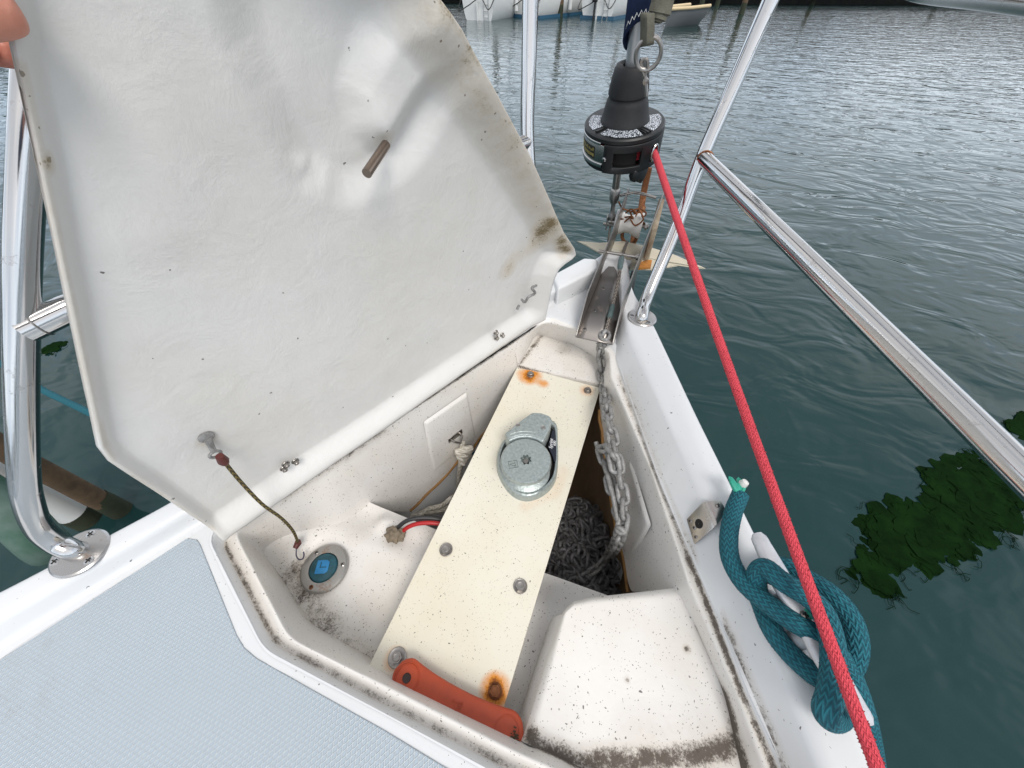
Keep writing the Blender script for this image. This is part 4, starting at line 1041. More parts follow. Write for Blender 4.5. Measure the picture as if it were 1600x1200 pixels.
# white printed lettering on the plate: rings of tiny strokes
def print_mat():
    m=bpy.data.materials.new('white_print'); m.use_nodes=True; nt=m.node_tree; b=nt.nodes['Principled BSDF']; ob=node(nt,'TexCoord').outputs['Object']
    vo=node(nt,'TexVoronoi'); vo.feature='DISTANCE_TO_EDGE'; vo.inputs['Scale'].default_value=210; nt.links.new(ob,vo.inputs[0])
    n=tnoise(nt,ob,400,3,.8)
    f=math_(nt,'GREATER_THAN',math_(nt,'ADD',vo.outputs['Distance'],math_(nt,'MULTIPLY',n,.40)),.33)
    nt.links.new(mixc(nt,f,(.02,.024,.03),(.66,.70,.76)),b.inputs['Base Color']); b.inputs['Roughness'].default_value=.35; return m
m_print=print_mat()
for a1,a2 in ((-38,32),(52,112),(-112,-56)):
    q=MB(); ro=[]
    for i in range(25):
        a=lerp(va+R(a1),va+R(a2),i/24); ro.append([cyl(r_,a,.0872-(r_-.058)*.08) for r_ in (.060,.070,.080,.0885)])
    q.grid(ro); q.build('printed_panel',m_print,fu)
for a1 in (-47,42): 
    q=MB(); a=va+R(a1); fr=look(cyl(.076,a,.0862),ax,(cyl(.09,a,0)-cyl(.05,a,0)))
    q.box((0,.000,0),(.006,.026,.003),fr)
    if a1==42: 
        for dx in (-.008,.008): q.box((dx,0,0),(.003,.026,.003),fr)
    q.build('rib',m_black,fu)
# rubber cone
q=MB().lathe([(.046,.084),(.060,.0855),(.060,.090),(.0575,.094),(.050,.125),(.047,.133),(.0445,.137),(.0445,.141),(.047,.144),(.0465,.150),(.042,.175),(.038,.192),(.034,.198),(.026,.200),(.020,.197),(.019,.190)],c0,axis=ax,seg=56,xa=xa_)
q.build('rubber_boot',m_rubber,fu,smooth=40)
# foil
q=MB(); ro=[]
fr0=[(.0150*math.cos(t),.0125*math.sin(t)) for t in [k*math.pi/10 for k in range(20)]]
vdir=(O-c0); vdir=(vdir-ax*vdir.dot(ax)).normalized(); sdir=ax.cross(vdir)
for h in (.185,.30,.45,.9,2.5,8.0): ro.append([c0+ax*h+sdir*x_*1.0+vdir*y_ for x_,y_ in fr0])
q.grid(ro,closed=True); q.build('foil',m_alu,fu)
# furled sail with navy cover strip
sl=thing('furled_sail','furled headsail with a navy blue cover strip and white zigzag stitching on forestay','sail',c0+ax*.38)
h0=(FS(985,28)-c0).dot(ax)
q=MB(); ro=[]
for i in range(30):
    h=h0-.03+i*.06; tt=min(1,i/3.0)
    row=[]
    for k in range(28):
        a=2*math.pi*k/28; r_=(.024+.020*sm(i/10))*(1+.10*math.sin(3*a+i*.5))
        # lower edge slants
        hh=h+(.03*math.cos(a-1.2) if i<2 else 0)
        row.append(c0+ax*hh+(sdir*math.cos(a)+vdir*math.sin(a))*r_)
    ro.append(row)
q.grid(ro,closed=True); q.build('cover',m_navy,sl,smooth=80,solid=.002)
q=MB(); z=[]
for k in range(15):
    a=.3+2.2*k/14; h=h0-.020+.03*math.cos(a-1.2)+(.008 if k%2 else 0); z.append(c0+ax*h+(sdir*math.cos(a)+vdir*math.sin(a))*.0275)
q.tube(z,.0009,5); q.build('stitching',m_stitch,sl)
# strap + ring + snap shackle
tk=thing('tack_strap','grey green webbing strap with steel ring and snap shackle beside the forestay','strap',FS(1012,60))
YS=1.10
def T(x,y,d=0): return PY(x,y,YS-.0+d,SS)
q=MB(); L_=[T(1002,20),T(1002,45),T(1001,73)]; Rg=[T(1022,20),T(1022,45),T(1021,69)]
q.grid([dens(L_,3),[ (a+b)/2+V(0,-.006,0) for a,b in zip(dens(L_,3),dens(Rg,3))],dens(Rg,3)]); q.build('webbing',m_web,tk,solid=.006,soff=0)
q=MB().tube(cr_spline([T(1034,-40,.02),T(1036,-5,.02),T(1031,18,.015),T(1025,36,.01)],8),[.020]*6+[.021]*12+[.017]*4+[.011]*2+[.006],10,flat=.6); q.build('bunched_webbing',m_web,tk)
rcx=T(1013,84); 
q=MB().tube([rcx+sdir*math.cos(t)*-.0235+ax*math.sin(t)*.0255 for t in [k*math.pi/14 for k in range(28)]],.0040,10,closed=True); q.build('ring',m_steel_d,tk)
q=MB().tube(cr_spline([T(1007,91),T(1003,96),T(1004,108),T(1007,118),T(1011,110),T(1012,96),T(1007,91)],6),.0032,8)
q.tube(cr_spline([T(1007,118),T(1008,128),T(1009,138),T(1010,150)],6),.0045,8); q.lathe([(0,0),(.006,0),(.006,.006),(0,.007)],T(1009,126),axis=vdir,seg=12); q.build('snap_shackle',m_steel_d,tk)

# ================================================================ PULPIT
pu=thing('pulpit','polished stainless steel tube pulpit rail round the bow','pulpit rail',V(-.1,.8,.14))
TR=.0150
wS=V(.088,.875,.457)
wS=PY(1098,245,1.00)
legS=[P(1003,500,.140),P(1004,490,.150),PY(1013,460,.845),PY(1055,360,.945),wS,PY(1150,125,1.05),PY(1205,-2,1.085),PY(1222,-50,1.09)]
legS=cr_spline(legS,6); q=MB().tube(legS,TR,24); q.build('leg',m_steel,pu)
r1=PX(1597,738,.41); railS=[wS,lerp(wS,r1,.3),lerp(wS,r1,.7),r1,r1+(r1-wS)*.5]
q=MB().tube(dens(railS,6),TR,28); q.build('mid_rail',m_steel,pu)
tS=[legS[-1],legS[-1]+V(.035,.01,.035),P(1420,-16,.668),P(1600,2,.668)]; dd=(tS[3]-tS[2]).normalized(); tS.append(tS[3]+dd*.9)
q=MB().tube(cr_spline(tS,8),TR,24); q.build('top_rail',m_steel,pu)
wPt=PY(824,222,.88)
legP=[V(-.23,.80,.15),V(-.225,.83,.28),wPt,PY(826,110,.91),PY(829,-5,.935),PY(829,-60,.94)]
q=MB().tube(cr_spline(legP,6),TR,24); q.build('leg',m_steel,pu)
LA=[P(128,863,.138)+(P(128,863,.138)-P(110,858,.152))*1.6,P(128,863,.138),P(110,858,.152),P(88,848,.165),P(62,826,.195),PX(46,790,-.655),PX(38,740,-.645),PX(34,600,-.622),PX(36,400,-.592),PX(47,200,-.565),PX(57,60,-.55),PX(62,-40,-.54)]
q=MB().tube(cr_spline(LA,8),.0135,28); q.build('leg',m_steel,pu)
jn=PX(38,515,-.606); wPt2=wPt+V(-.0,0,0)
q=MB().tube(dens([jn,PX(110,481,-.585)*1.0,wPt2],8),TR,24); q.build('mid_rail',m_steel,pu)
tP=[cr_spline(LA,8)[-1],V(-.50,.42,.74),V(-.33,.80,.75),cr_spline(legP,6)[-1]]
q=MB().tube(cr_spline(tP,8),TR,20); q.build('top_rail',m_steel,pu)
q=MB().tube(cr_spline([cr_spline(legP,6)[-1],V(-.16,1.02,.76),V(-.05,1.06,.76),V(.08,1.0,.76),legS[-1]],8),TR,20); q.build('top_rail',m_steel,pu)
def flange(c,r,n=(0,0,1),k=3,a0=.4):
    q=MB().lathe([(0,0),(r,0),(r,.0025),(r*.93,.0045),(r*.5,.0055),(0,.0055)],c,axis=n,seg=40); f=q.build('base_flange',steel('flange_steel',.24,(.46,.45,.44),.50,(.22,.12,.06),30),pu)
    for i in range(k):
        a=a0+i*2*math.pi/k; n_=Vector(n).normalized(); x=n_.cross(V(0,1,0)).normalized(); y=n_.cross(x)
        sr=screw(f,c+(x*math.cos(a)+y*math.sin(a))*r*.74+n_*.0045,n,r*.17,m_steel,name='screw')
    return f
flange(P(1003,497,.1385),.034,k=3,a0=.2); flange(P(127,864,.1395),.034,(.06,.03,1),3,.9)
ljd=(PX(110,481,-.585)-jn).normalized(); lj=jn+ljd*.014; la=ljd.orthogonal().normalized(); lb_2=ljd.cross(la)
MB().tube([lj+(la*math.cos(t)+lb_2*math.sin(t))*.0155 for t in [k*math.pi/10 for k in range(20)]],.0009,6,closed=True).build('weld_bead',m_steel_d,pu)
q=MB().tube([wS+V(0,-.001,0)+(r1-wS).normalized()*.012+ V(math.cos(t)*.016,0,math.sin(t)*.016) for t in [k*math.pi/10 for k in range(20)]],.0016,6,closed=True); q.build('weld_bead',m_rusty,pu)

# ================================================================ STRIKER PLATE on the gunwale
sp_=thing('latch_plate','small bent stainless latch plate with holes on inner side of the starboard gunwale','latch plate',P(1100,815,.12))
A=[P(1074,812,.102),P(1101,784,.142),P(1126,783,.144)]; B=[P(1086,851,.100),P(1119,823,.142),P(1136,800,.1435)]
def up3(p,d=.002): return p+V(-.0012,-.0006,d)
q=MB(); rA=roundpath([up3(p) for p in A],.006,4); rB=roundpath([up3(p) for p in B],.006,4)
q.grid([rA,[lerp(a,b,.5) for a,b in zip(rA,rB)],rB]); q.build('plate',steel('brushed_plate',.24,(.52,.49,.46),.25,(.16,.10,.06),40),sp_,solid=.0025,soff=0,bevel=.0006)
fn=((A[1]-A[0]).cross(B[0]-A[0])).normalized(); fn=fn if fn.z>0 else -fn
c_=(A[0]+A[1]+B[0]+B[1])/4
screw(sp_,up3(lerp(c_,lerp(A[0],B[0],.5),.62),.004)+V(0,0,0),fn,.0032,y=tuple(hd)); screw(sp_,up3(lerp(B[0],B[1],.12)+ (A[0]-B[0])*.18,.004),fn,.003,y=tuple(hd)); screw(sp_,up3(lerp(A[0],A[1],.12)+(B[0]-A[0])*.18,.004),fn,.003,y=tuple(hd))
screw(sp_,up3(lerp(lerp(A[1],B[1],.3),lerp(A[2],B[2],.3),.65),.0035),(0,0,1),.0038)
q=MB().lathe([(.0075,.0),(.007,.0012),(.005,.0008),(0,.0006)],up3(lerp(c_,lerp(A[0],B[0],.5),.15),.0035),axis=fn,seg=20); q.build('latch_hole',m_dark,sp_)
# ================================================================ CLEAT
cl=thing('mooring_cleat','white alloy mooring cleat on starboard gunwale with teal rope hitched round it','cleat',P(1260,980,.142))
ca=P(1179,836,.185); cbb=P(1349,1134,.185); cd=(cbb-ca).normalized(); cs=V(-cd.y,cd.x,0); CL=(cbb-ca).length
rows=[]
for i in range(41):
    t=i/40; x_=abs(2*t-1); wd=.0105+.0035*math.sin(math.pi*min(1,x_*1.15))*.9; 
    if t<.02 or t>.98: wd*=.55
    z_=.185+.006*x_**2; hh=.007 if .03<t<.97 else .0045
    c=V(*(lerp(ca,cbb,t)).xy,z_)
    rows.append([c+cs*wd*(abs(math.cos(a))**.7*(1 if math.cos(a)>0 else -1))+V(0,0,1)*hh*(abs(math.sin(a))**.8*(1 if math.sin(a)>0 else -1)) for a in [k*math.pi/8 for k in range(16)]])
q=MB().grid(rows,closed=True); q.add(rows[0],[tuple(range(16))[::-1]]); q.add(rows[-1],[tuple(range(16))]); q.build('horns',m_cleat,cl,smooth=60)
q=MB()
for t in (.40,.60):
    c=lerp(ca,cbb,t); q.lathe([(.020,.1405),(.019,.145),(.011,.152),(.010,.182)],V(c.x,c.y,0),seg=24)
q.build('pedestal',m_cleat,cl)
screw(cl,V(*lerp(ca,cbb,.5).xy,.1925),(0,0,1),.005)
# ================================================================ TEAL ROPE
tr=thing('teal_mooring_rope','thick teal braided mooring rope hitched on the cleat with a frayed green end','rope',P(1160,880,.16))
RR=.0120
def rope(pts,mat,nm,r=RR,n=10):
    path=cr_spline([P(*p) for p in pts],n); q=MB().tube(path,r,28); rf=random.Random(len(pts)); ff=resample(path,1500)
    for i in range(2,1498):
        for _ in (0,1):
            a=ff[i]; t=(ff[i+1]-ff[i-1]).normalized(); u=Matrix.Rotation(rf.random()*6.283,3,t)@t.orthogonal().normalized(); b=a+u*(r-.0004)
            q.add([b-t*.0007,b+t*.0007,a+u*(r+rf.uniform(.0002,.0010))+t*rf.uniform(-.002,.002)],[(0,1,2)])
    return q.build(nm,mat,tr),path
rope([(1157,772,.165),(1146,800,.160),(1139,835,.158),(1141,872,.158),(1160,908,.162),(1193,938,.172),(1230,965,.182),(1268,988,.185),(1300,1012,.180),(1322,1042,.165),(1338,1080,.150),(1350,1120,.130),(1360,1165,.08),(1372,1230,-.02)],m_teal,'strand')
rope([(1285,1062,.150),(1262,1046,.152),(1232,1018,.154),(1207,985,.154),(1192,950,.150),(1184,925,.156),(1182,900,.178),(1196,888,.196),(1222,908,.206),(1258,930,.208),(1285,955,.208),(1300,1000,.206),(1302,1050,.202),(1296,1090,.198),(1290,1112,.192),(1298,1122,.178),(1312,1118,.158),(1322,1095,.150)],m_teal,'strand')
rope([(1196,905,.152),(1206,888,.156),(1228,886,.164),(1262,905,.176),(1300,930,.190),(1328,965,.190),(1338,1005,.182),(1330,1040,.165),(1310,1062,.156),(1290,1080,.152)],m_teal,'strand')
q=MB()
for k in range(9):
    a=P(1155,775,.166); b=P(1140+random.uniform(-4,22),744+random.uniform(0,14),.17+random.uniform(0,.012)); q.tube(cr_spline([a,lerp(a,b,.5)+V(random.uniform(-.004,.004),0,.004),b],4),[.005]+[.0035]*7+[.001],6)
q.build('frayed_end',m_greengauze,tr)
q=MB().lathe([(0,-.007),(.005,-.005),(.0065,0),(.005,.006),(0,.0075)],P(1161,756,.176),axis=(.3,.2,1),seg=14); q.build('end_core',m_white_plastic,tr)
q=MB().tube(cr_spline([P(1254,948,.186),P(1262,958,.192),P(1268,968,.190)],5),[.0015,.0025,.003,.003,.003,.003,.0035,.004,.003,.003,.001],6); q.build('tape_shred',m_greengauze,tr)
# ================================================================ RED LINE
g0=gc; g1=P(1392,1205,.238); gext=g1+(g1-g0)*.5
rl=thing('red_furling_line','taut red braided furling line running aft from the furling drum','rope',g0)
pts=[lerp(g0-gn*.03,g0,1),*[lerp(g0,gext,t)-V(0,0,.018*math.sin(math.pi*t)) for t in (.1,.2,.35,.5,.66,.8,1)]]
# keep the measured course through the middle of its span
lp_=[g0-gn*.05]+cr_spline(pts,10); q=MB().tube(lp_,[lerp(.0082,.0052,i/(len(lp_)-1)) for i in range(len(lp_))],16)
random.seed(5); fz_=resample(lp_,3000)
for i in range(60,2700):
    a=fz_[i]; t=(fz_[i+1]-a).normalized(); u=t.orthogonal().normalized(); u=Matrix.Rotation(random.random()*6.283,3,t)@u
    rr_=lerp(.0082,.0052,i/3000); b=a+u*(rr_-.0004); q.add([b-t*.0010,b+t*.0010,a+u*(rr_+random.uniform(.0006,.0015))+t*random.uniform(-.001,.001)],[(0,1,2)])
q.build('line',m_red,rl)

# ================================================================ WHITE LOCKER ROPE
wr_=thing('white_locker_rope','old white three strand rope knotted to eye plate on port locker wall','rope',P(718,690,-.05))
def wallpt(x,y): return on(x,y,hp(0,-.010,0),ho)   # on the port wall plane
nb_=-ho
rp=[wallpt(717,686)+nb_*.015,wallpt(714,715)+nb_*.016,wallpt(712,740)+nb_*.014,wallpt(709,765)+nb_*.02,P(706,778,-.22),P(690,790,-.25),P(668,796,-.27),P(655,806,-.28)]
q=MB().tube(cr_spline(rp,8),.0068,14); q.build('tail',m_whiterope,wr_)
k0=wallpt(717,700)+nb_*.02; q=MB(); kp=[]
for i in range(60):
    t=i/60*4*math.pi; kp.append(k0+hd*math.cos(t*1.5)*.017+V(0,0,1)*math.sin(t)*.020+nb_*(.010*math.sin(t*2.5)+.004))
q.tube(kp,.0075,12,closed=True); q.build('knot',m_whiterope,wr_)
q=MB().tube(cr_spline([P(640,806,-.29),P(665,800,-.28),P(700,795,-.27),P(730,790,-.28)],6),.008,12); q.build('tail_end',m_whiterope,wr_)
q=MB(); 
for i in range(6): a=k0+hd*(.012+i*.001)+nb_*.012; q.tube(cr_spline([a,a+V(.004,.004,-.006*i),a+hd*.010+V(0,0,-.012)],4),.0016,5)
q.build('blue_twine',M('blue_twine',(.03,.10,.18),.8),wr_)
ep=thing('eye_plate','small steel eye plate on the port locker wall holding knotted white rope','eye plate',wallpt(712,680))
c=wallpt(710,680)+nb_*.002; fr=look(c,nb_,(0,0,1)); q=MB().prism([(-.022,-.009),(.022,-.009),(.022,.009),(-.022,.009)],0,.003,fr); q.build('plate',m_steel_d,ep,bevel=.001)
q=MB().tube([c+nb_*.003+hd*.014,c+nb_*.014+hd*.012,c+nb_*.020+V(0,0,-.012),c+nb_*.014-hd*.012,c+nb_*.003-hd*.014],.003,8); q.build('eye',m_steel_d,ep)

# ================================================================ PERSON'S HAND
pe=thing('person','hand of a person gripping the upper aft edge of the locker lid','person',L3(20,60,.0))
def chainskin(paths,name,mat,parent,sub=2):
    me=bpy.data.meshes.new(name); vs=[];es=[];rs=[]
    for pth,base in paths:
        pi=base
        for p,r in pth:
            vs.append(tuple(p)); rs.append(r); i=len(vs)-1
            if pi is not None: es.append((pi,i))
            pi=i
    me.from_pydata(vs,es,[]); me.update()
    o=bpy.data.objects.new(name,me); COL.objects.link(o); o.parent=parent; o.location=-parent_loc(parent)
    md=o.modifiers.new('skin','SKIN'); md.use_smooth_shade=True
    for i,r in enumerate(rs): me.skin_vertices[0].data[i].radius=(r,r)
    me.skin_vertices[0].data[0].use_root=True
    s=o.modifiers.new('sub','SUBSURF'); s.levels=sub; s.render_levels=sub
    me.materials.append(mat); return o
ed=(LP(147,650)-LP(30,100)).normalized()      # down along the edge
outw=(LP(0,60)-LP(60,60)).normalized()         # away from the lid, to the left
ge=LP(20,40)
wrist=ge+outw*.15+nrm*.02-ed*.03
palm=ge+outw*.085+nrm*.004-ed*.01
thumb_tip=L3(26,14,.016)
hand=chainskin([
  ([(wrist+outw*.22-ed*.06+nrm*.05,.040),(wrist+outw*.10-ed*.03+nrm*.02,.032),(wrist,.027),(palm+outw*.02,.028),(palm,.026)],None),
  ([(palm+nrm*.020-ed*.020,.018),(lerp(palm,thumb_tip,.45)+nrm*.014-ed*.006,.0155),(lerp(palm,thumb_tip,.78)+nrm*.008,.0135),(thumb_tip+outw*.006,.0125),(thumb_tip-outw*.002,.009)],3),
  ([(palm-nrm*.014-ed*.004,.012),(L3(-75,52,-.020),.0120),(L3(-25,68,-.030),.0112),(L3(8,77,-.031),.0100),(L3(34,84,-.020),.0085)],4),
  ([(palm-outw*.012-nrm*.014+ed*.000,.012),(ge+outw*.060-nrm*.032+ed*.004,.0108),(ge+outw*.040-nrm*.038+ed*.010,.0098),(ge+outw*.026-nrm*.030+ed*.012,.0088)],4),
  ([(palm-outw*.010-nrm*.012+ed*.020,.012),(ge+outw*.065-nrm*.030+ed*.026,.0105),(ge+outw*.048-nrm*.034+ed*.027,.0095),(ge+outw*.034-nrm*.026+ed*.026,.0085)],4),
  ([(palm-outw*.004-nrm*.006+ed*.036,.011),(ge+outw*.070-nrm*.022+ed*.046,.0092),(ge+outw*.055-nrm*.028+ed*.046,.0082),(ge+outw*.044-nrm*.022+ed*.045,.0072)],4),
 ],'hand',m_skin,pe)
q=MB().tube([wrist+outw*.07-ed*.02+nrm*.012,wrist+outw*.12-ed*.035+nrm*.025,wrist+outw*.26-ed*.08+nrm*.06],[.040,.043,.055],20); q.build('sleeve',m_navy,pe)

# ================================================================ SIDE MOORINGS (port)
pl_=thing('mooring_pile','brown weathered timber mooring pile beside the port bow','mooring pile',P(165,800,-1))
b0=P(190,798,-1.0); q=MB().tube(dens([b0-V(0,0,1.5),b0,b0+V(0,0,1.9)],12),.036,20)
q.v=[tuple(Vector(v)+V(noise.noise(Vector(v)*6)*.012,noise.noise(Vector(v)*7+V(3,0,0))*.012,0)) for v in q.v]; q.build('timber',m_wood,pl_)
q=MB().lathe([(.041,-.05),(.043,.0),(.041,.10),(.038,.14)],b0,seg=20); q.build('algae_band',m_woodg,pl_)
ps=thing('white_post','white plastic sleeved post with green algae at the waterline beside a brown pile','post',P(128,812,-1))
b1=P(138,812,-1.0); q=MB().tube(dens([b1-V(0,0,1.5),b1+V(0,0,.10),b1+V(0,0,1.7)],6),.052,24); q.build('sleeve',m_paint,ps)
q=MB().lathe([(.0525,-.3),(.0532,.0),(.0532,.05),(.0525,.085)],b1,seg=20); q.build('algae_band',m_woodg,ps)
fd=thing('green_fender','faded green and white cylindrical fender hanging outside the port gunwale','fender',P(40,830,-.45))
q=MB().tube(cr_spline([P(-90,740,-.30),P(-30,770,-.40),P(20,805,-.50),P(62,845,-.62),P(84,862,-.72)],6),[.02]+[.06]*22+[.05,.02],20); q.build('body',m_greenf,fd)
tl=thing('thin_teal_line','thin teal mooring line crossing the water behind the port pulpit leg','rope',P(60,600,-.3))
q=MB().tube(cr_spline([P(-60,545,-.2),P(0,568,-.2),P(60,606,-.22),P(145,648,-.24),P(260,712,-.25)],6),.010,12); q.build('line',m_teal,tl)
# dark gaps in the sky reflection, with the weed seen through them, built as sheets
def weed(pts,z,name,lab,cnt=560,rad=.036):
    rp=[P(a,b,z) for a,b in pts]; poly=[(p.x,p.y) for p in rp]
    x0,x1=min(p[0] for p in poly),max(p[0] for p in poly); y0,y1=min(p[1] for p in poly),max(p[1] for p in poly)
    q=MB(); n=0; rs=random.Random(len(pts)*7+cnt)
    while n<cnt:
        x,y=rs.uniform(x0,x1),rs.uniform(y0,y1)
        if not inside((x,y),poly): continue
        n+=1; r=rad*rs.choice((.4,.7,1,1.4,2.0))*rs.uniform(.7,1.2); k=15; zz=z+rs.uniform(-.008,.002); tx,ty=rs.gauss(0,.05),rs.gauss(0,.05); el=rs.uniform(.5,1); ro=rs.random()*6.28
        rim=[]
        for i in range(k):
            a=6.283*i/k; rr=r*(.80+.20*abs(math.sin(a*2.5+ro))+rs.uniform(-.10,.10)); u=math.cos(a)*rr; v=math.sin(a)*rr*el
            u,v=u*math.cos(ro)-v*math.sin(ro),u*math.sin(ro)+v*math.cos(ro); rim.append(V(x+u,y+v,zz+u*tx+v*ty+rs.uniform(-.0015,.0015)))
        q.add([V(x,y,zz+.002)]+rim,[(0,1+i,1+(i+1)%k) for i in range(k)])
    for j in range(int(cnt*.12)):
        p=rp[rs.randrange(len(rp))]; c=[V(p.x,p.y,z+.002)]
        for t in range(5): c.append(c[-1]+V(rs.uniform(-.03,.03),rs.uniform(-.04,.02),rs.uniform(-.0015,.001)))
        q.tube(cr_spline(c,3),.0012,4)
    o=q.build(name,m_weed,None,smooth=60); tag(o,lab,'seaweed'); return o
weed([(1325,888),(1350,865),(1345,830),(1365,798),(1400,785),(1440,795),(1455,740),(1510,705),(1560,700),(1610,745),(1600,790),(1590,800),(1570,830),(1520,860),(1490,882),(1440,880),(1405,870),(1402,925),(1375,915)],-.995,'weed_and_reflection_gap','large dark gap in sky reflection with green seaweed right of the cleat')
weed([(1575,660),(1600,648),(1650,640),(1660,720),(1615,690)],-.995,'weed_and_reflection_gap','small dark gap in sky reflection with seaweed at the right edge behind the pulpit rail',90)
weed([(55,552),(72,540),(100,532),(104,538),(85,552),(58,560)],-.995,'weed_and_reflection_gap','tiny green weed streak below the port mid rail',40,.018)

# ================================================================ FAR SIDE OF THE HARBOUR
def hull(name,label,tr_c,heading,Ls,beam,sheer,stripe,cat='sailboat',outboard=False,mast=True,rz=0):
    t=thing(name,label,cat,tr_c,group='boats moored at the far dock'); t.rotation_euler=(0,0,heading)
    q=MB(); rows=[]; qs=MB(); rs=[]
    for i in range(15):
        f=i/14; y_=f*Ls; wd=beam/2*(.80+.20*math.sin(min(1,f*2.2)*math.pi/2))*(1-max(0,(f-.45)/.55)**2.2); wd=max(wd,.02)
        zt=sheer+.15*f*f+.08*(1-f)**2; row=[]
        for a in range(13):
            s_=a/12*2-1; th_=s_*math.pi/2; x_=wd*math.copysign(abs(math.sin(th_))**.55,s_); z_=-.35+(zt+.35)*(1-math.cos(th_))**.9*1.0
            row.append(V(x_,y_-(.25*(1-f)*(z_/sheer if z_>0 else 0) if False else 0),z_))
        rows.append(row)
    q.grid(rows); q.add(rows[0],[tuple(range(13))])
    def put(q,nm,m,par=t,**k):
        o=q.build(nm,m,None,**k); o.parent=par; return o
    put(q,'hull',m_paint,smooth=50)
    top=[V(r[0].x,r[0].y,r[0].z-.02) for r in rows]+[V(r[-1].x,r[-1].y,r[-1].z-.02) for r in rows[::-1]]
    put(MB().add(top,[tuple(range(len(top)))]),'deck',m_paint,smooth=0)
    sq=MB()
    sq.grid([[V(r[k].x*1.006,r[k].y,r[k].z) for k in (0,)]+[V(r[0].x*1.012,r[0].y,r[0].z-.05)] for r in rows]); sq.grid([[V(r[-1].x*1.006,r[-1].y,r[-1].z),V(r[-1].x*1.012,r[-1].y,r[-1].z-.05)] for r in rows]); put(sq,'rubbing_strake',m_bluep if stripe==2 else m_dark)
    if stripe:
        sq=MB(); lo=[]
        for i,f in enumerate([k/14 for k in range(15)]):
            r=rows[i]; 
            for sgn,idx in ((-1,0),(1,-1)): pass
        for sgn in (-1,1):
            sq.grid([[V(sgn*(abs(r[0].x)*.985+.012),r[0].y,z_) for z_ in (-.05,.12)] for r in rows])
        w0=abs(rows[0][0].x); sq.add([V(-w0,-.012,-.05),V(w0,-.012,-.05),V(w0,-.012,.12),V(-w0,-.012,.12)],[(0,1,2,3)]); put(sq,'boot_stripe',m_bluep,smooth=0)
    cb_=MB().prism([(-beam*.28,Ls*.33),(beam*.28,Ls*.33),(beam*.2,Ls*.75),(-beam*.2,Ls*.75)],sheer-.02,sheer+.42); cab_=put(cb_,'cabin',m_paint,bevel=.05)
    put(MB().box((beam*.27,Ls*.5,sheer+.22),(.04,Ls*.2,.14)),'window',m_window); put(MB().box((-beam*.27,Ls*.5,sheer+.22),(.04,Ls*.2,.14)),'window',m_window)
    rl=MB(); 
    for z_ in (.30,.58): rl.tube([V(-beam*.36,Ls*.28,sheer+z_),V(-beam*.38,.08,sheer+z_),V(beam*.38,.08,sheer+z_),V(beam*.36,Ls*.28,sheer+z_)],.013,6)
    for x_,y_ in ((-beam*.38,.08),(beam*.38,.08),(-beam*.36,Ls*.28),(beam*.36,Ls*.28),(-.15,.08),(.15,.08)): rl.tube([V(x_,y_,sheer-.05),V(x_,y_,sheer+.6)],.013,6)
    put(rl,'stern_rail',m_steel)
    if mast: put(MB().tube([V(0,Ls*.55,sheer),V(0,Ls*.55,sheer+9.5)],.06,8),'mast',m_alu)
    rd=MB().prism([(-.02,-.16),(.02,-.16),(.02,.0),(-.02,.0)],-.3,sheer*.8); put(rd,'rudder',m_paint)
    ld=MB()
    for x_ in (.30,.55): ld.tube([V(x_,-.04,-.1),V(x_,-.04,sheer+.1)],.014,6)
    for z_ in (.1,.32,.54): ld.tube([V(.30,-.04,z_),V(.55,-.04,z_)],.012,6)
    put(ld,'ladder',m_steel)
    if outboard:
        ob2=MB().box((-.1,-.22,sheer*.95),(.22,.34,.42)); o=put(ob2,'outboard_motor',m_rubber,bevel=.05)
        put(MB().tube([V(-.1,-.2,sheer*.8),V(-.1,-.2,-.1)],.05,8),'motor_leg',m_rubber)
    fn_=MB()
    for x_,y_ in ((-beam*.5-.08,Ls*.3),(beam*.5+.08,Ls*.3)): fn_.tube(cr_spline([V(x_,y_,.85),V(x_,y_,.8),V(x_,y_,.3),V(x_,y_,.25)],3),[.03,.08,.10,.10,.10,.10,.10,.10,.08,.03],12)
    put(fn_,'fender',m_paint)
    rp_=MB(); rp_.tube(cr_spline([V(-beam*.35,.05,sheer+.1),V(-.9,-.35,.35),V(-.4,-.3,.5),V(.2,-.1,sheer*.9),V(.7,-.35,.4),V(beam*.42,.1,sheer)],6),.02,6); put(rp_,'mooring_line',m_rubber)
    return t
def W(x,y): return P(x,y,-1.0)
hull('moored_sailboat','white sailboat with rounded stern and dark rope loops, leftmost at far dock',W(748,32),R(-4),7.0,2.1,.85,0)
hull('moored_sailboat','white sailboat with a ladder and blue boot stripe behind the port pulpit leg',W(822,28),R(-20),7.5,2.2,.85,2)
hull('moored_sailboat','white sailboat with an outboard motor on its stern left of the furled sail',W(932,30),R(-10),7.0,2.2,.85,1,outboard=True)
hull('moored_sailboat','distant white boat partly hidden behind the furled sail and strap',W(1190,2)+V(0,2,0),R(20),8.0,2.4,.9,1)
# dinghy with a beige tube
dg=thing('grey_dinghy','small grey boat with a beige rubbing tube right of the furled sail','dinghy',W(1045,40))
d0=W(1040,42); 
q=MB(); ro=[]
for i in range(9):
    f=i/8; c=d0+V(.75*f*1.6,1.5*f,0); wd=.42*(1-max(0,.5-f)**2*3.2)
    ro.append([c+V(-wd,.3,  .56+.05*f),c+V(-wd*.9,.2,.35),c+V(-wd*.3,0,.0),c+V(wd*.3,-.1,.0),c+V(wd*.9,-.2,.35),c+V(wd,-.2,  .56+.05*f)])
q.grid(ro); q.add(ro[0],[tuple(range(6))]); q.build('hull',M('grey_dinghy_paint',(.13,.14,.145),.5),dg)
q=MB().tube(cr_spline([r[-1] for r in ro][::-1]+[r[0] for r in ro],3),.06,10); q.build('rubbing_tube',m_beige,dg)
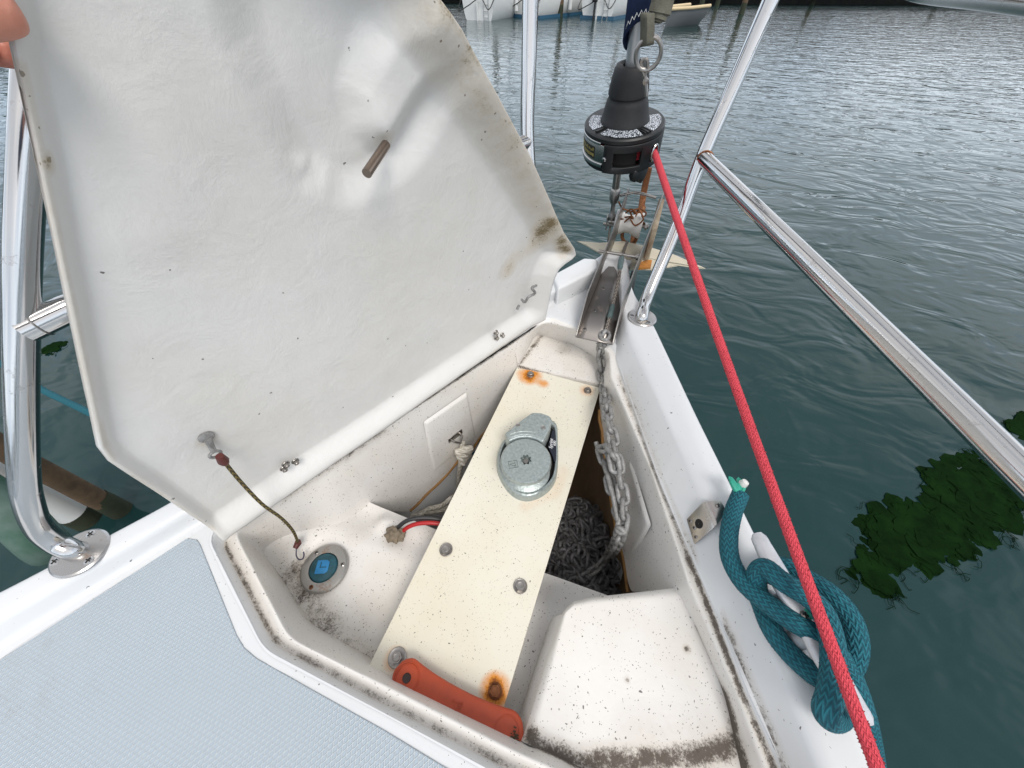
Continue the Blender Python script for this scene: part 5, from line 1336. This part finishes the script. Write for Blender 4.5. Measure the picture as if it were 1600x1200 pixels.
# dock
dk_=thing('far_dock','low grey wooden dock behind the moored boats','dock',V(0,34,-1))
q=MB()
dA,dB=V(-26,31.5,0),V(30,46,0); dd_=(dB-dA).normalized(); dn=V(-dd_.y,dd_.x,0)
for k in range(4): 
    o0=dn*(k*.45); q.add([dA+o0+V(0,0,-.30),dB+o0+V(0,0,-.30),dB+o0+dn*.42+V(0,0,-.30),dA+o0+dn*.42+V(0,0,-.30)],[(0,1,2,3)])
q.add([dA+V(0,0,-.30),dB+V(0,0,-.30),dB+V(0,0,-.55),dA+V(0,0,-.55)],[(0,1,2,3)]); q.build('planking',m_wood,dk_)
q=MB().add([dA+dn*2+V(0,0,-1.2),dB+dn*2+V(0,0,-1.2),dB+dn*2+V(0,0,-.35),dA+dn*2+V(0,0,-.35)],[(0,1,2,3)]); q.build('quay_face',M('dark_quay',(.05,.05,.045),.9,0,.5,3,.5,2),dk_)
# piles
proto=None
for k,(x_,y_,lab,lean) in enumerate(((773,30,'grey green pile between the two leftmost sailboats',0),(875,26,'dark pile standing just left of the outboard sailboat',0),(971,22,'brown mossy pile just left of the furled sail',0),(1095,12,'dark pile right of the grey dinghy',0),(1268,8,'dark green pile right of the starboard pulpit leg',0),(1468,2,'mossy pile farthest right under the pulpit top rail',0),(1158,22,'thick brown pile hung with a loop of rope',0),(1120,9,'short pale pile near the dinghy stern',0))):
    b=W(x_,y_)
    if proto is None:
        t=thing('harbour_pile',lab,'pile',b,group='piles in front of the far dock')
        q=MB().tube(dens([V(0,0,-1),V(0,0,.25),V(0,0,2.6)],4),.14,14); o=q.build('timber',m_wood,None); o.parent=t
        q=MB().lathe([(.142,-.5),(.148,0),(.146,.35),(.142,.45)],(0,0,0),seg=14); o=q.build('algae_band',m_woodg,None); o.parent=t
        proto=t
    else: copytree(proto,b,lab)
# shore behind the dock: sheds, and unseen trees added for dark reflections in steel and water
ht=thing('shore_buildings','low brown harbour sheds behind the far dock','shed',V(0,60,-1))
q=MB()
for x_,w_,h_,y_ in ((-40,22,4.5,66),(-17,22,3.8,70),(6,22,4.2,76),(30,24,3.9,80),(56,26,4.4,84)):
    q.box((x_,y_,-1+h_/2),(w_,6,h_)); q.prism([(-3.4,h_-1.02),(3.4,h_-1.02),(0,h_+.6)],-w_/2-.3,w_/2+.3,Matrix(((0,0,1,x_),(1,0,0,y_),(0,1,0,0),(0,0,0,1))))
q.build('shed_wall',M('shed_brown',(.14,.10,.08),.8,0,.3,2,.4,.6),ht,smooth=0)
tb=MB(); rt=random.Random(4)
for az0,az1,dist,hh,cnt in ((-155,-48,70,9,1500),(60,205,110,11,1700),(-50,62,120,8,1500)):
    for k in range(cnt):
        a=R(rt.uniform(az0,az1)); d=dist+rt.uniform(-6,10); prof=.55+.45*noise.noise(V(a*9,0,2))+.2*noise.noise(V(a*31,4,2)); z=-1+hh*prof*rt.random()**.6+.3
        c=V(math.sin(a)*d,math.cos(a)*d,z); r=rt.uniform(.5,1.3)
        pts=[c+V(rt.gauss(0,1),rt.gauss(0,1),rt.gauss(0,.8))*r for _ in range(4)]; tb.add(pts,[(0,1,2),(0,2,3),(0,3,1),(1,3,2)])
tag(tb.build('added_trees',M('tree_leaves',(.05,.075,.025),.8,0,0,1,.5,.3),None,smooth=0),'rough line of unseen dark green trees round the harbour, added for dark reflections','trees',kind='stuff')
def land():
    q=MB().box((0,560,-.9),(3000,980,.9)); q.box((-500,-60,-.9),(860,250,.9)); q.box((0,-560,-.9),(2000,900,.9)); o=q.build('shore_ground',M('shore_green',(.06,.08,.035),.95,0,.6,.5,.5,.05),None,smooth=0); tag(o,'flat grassy shore beyond the dock','ground',kind='structure')
land()
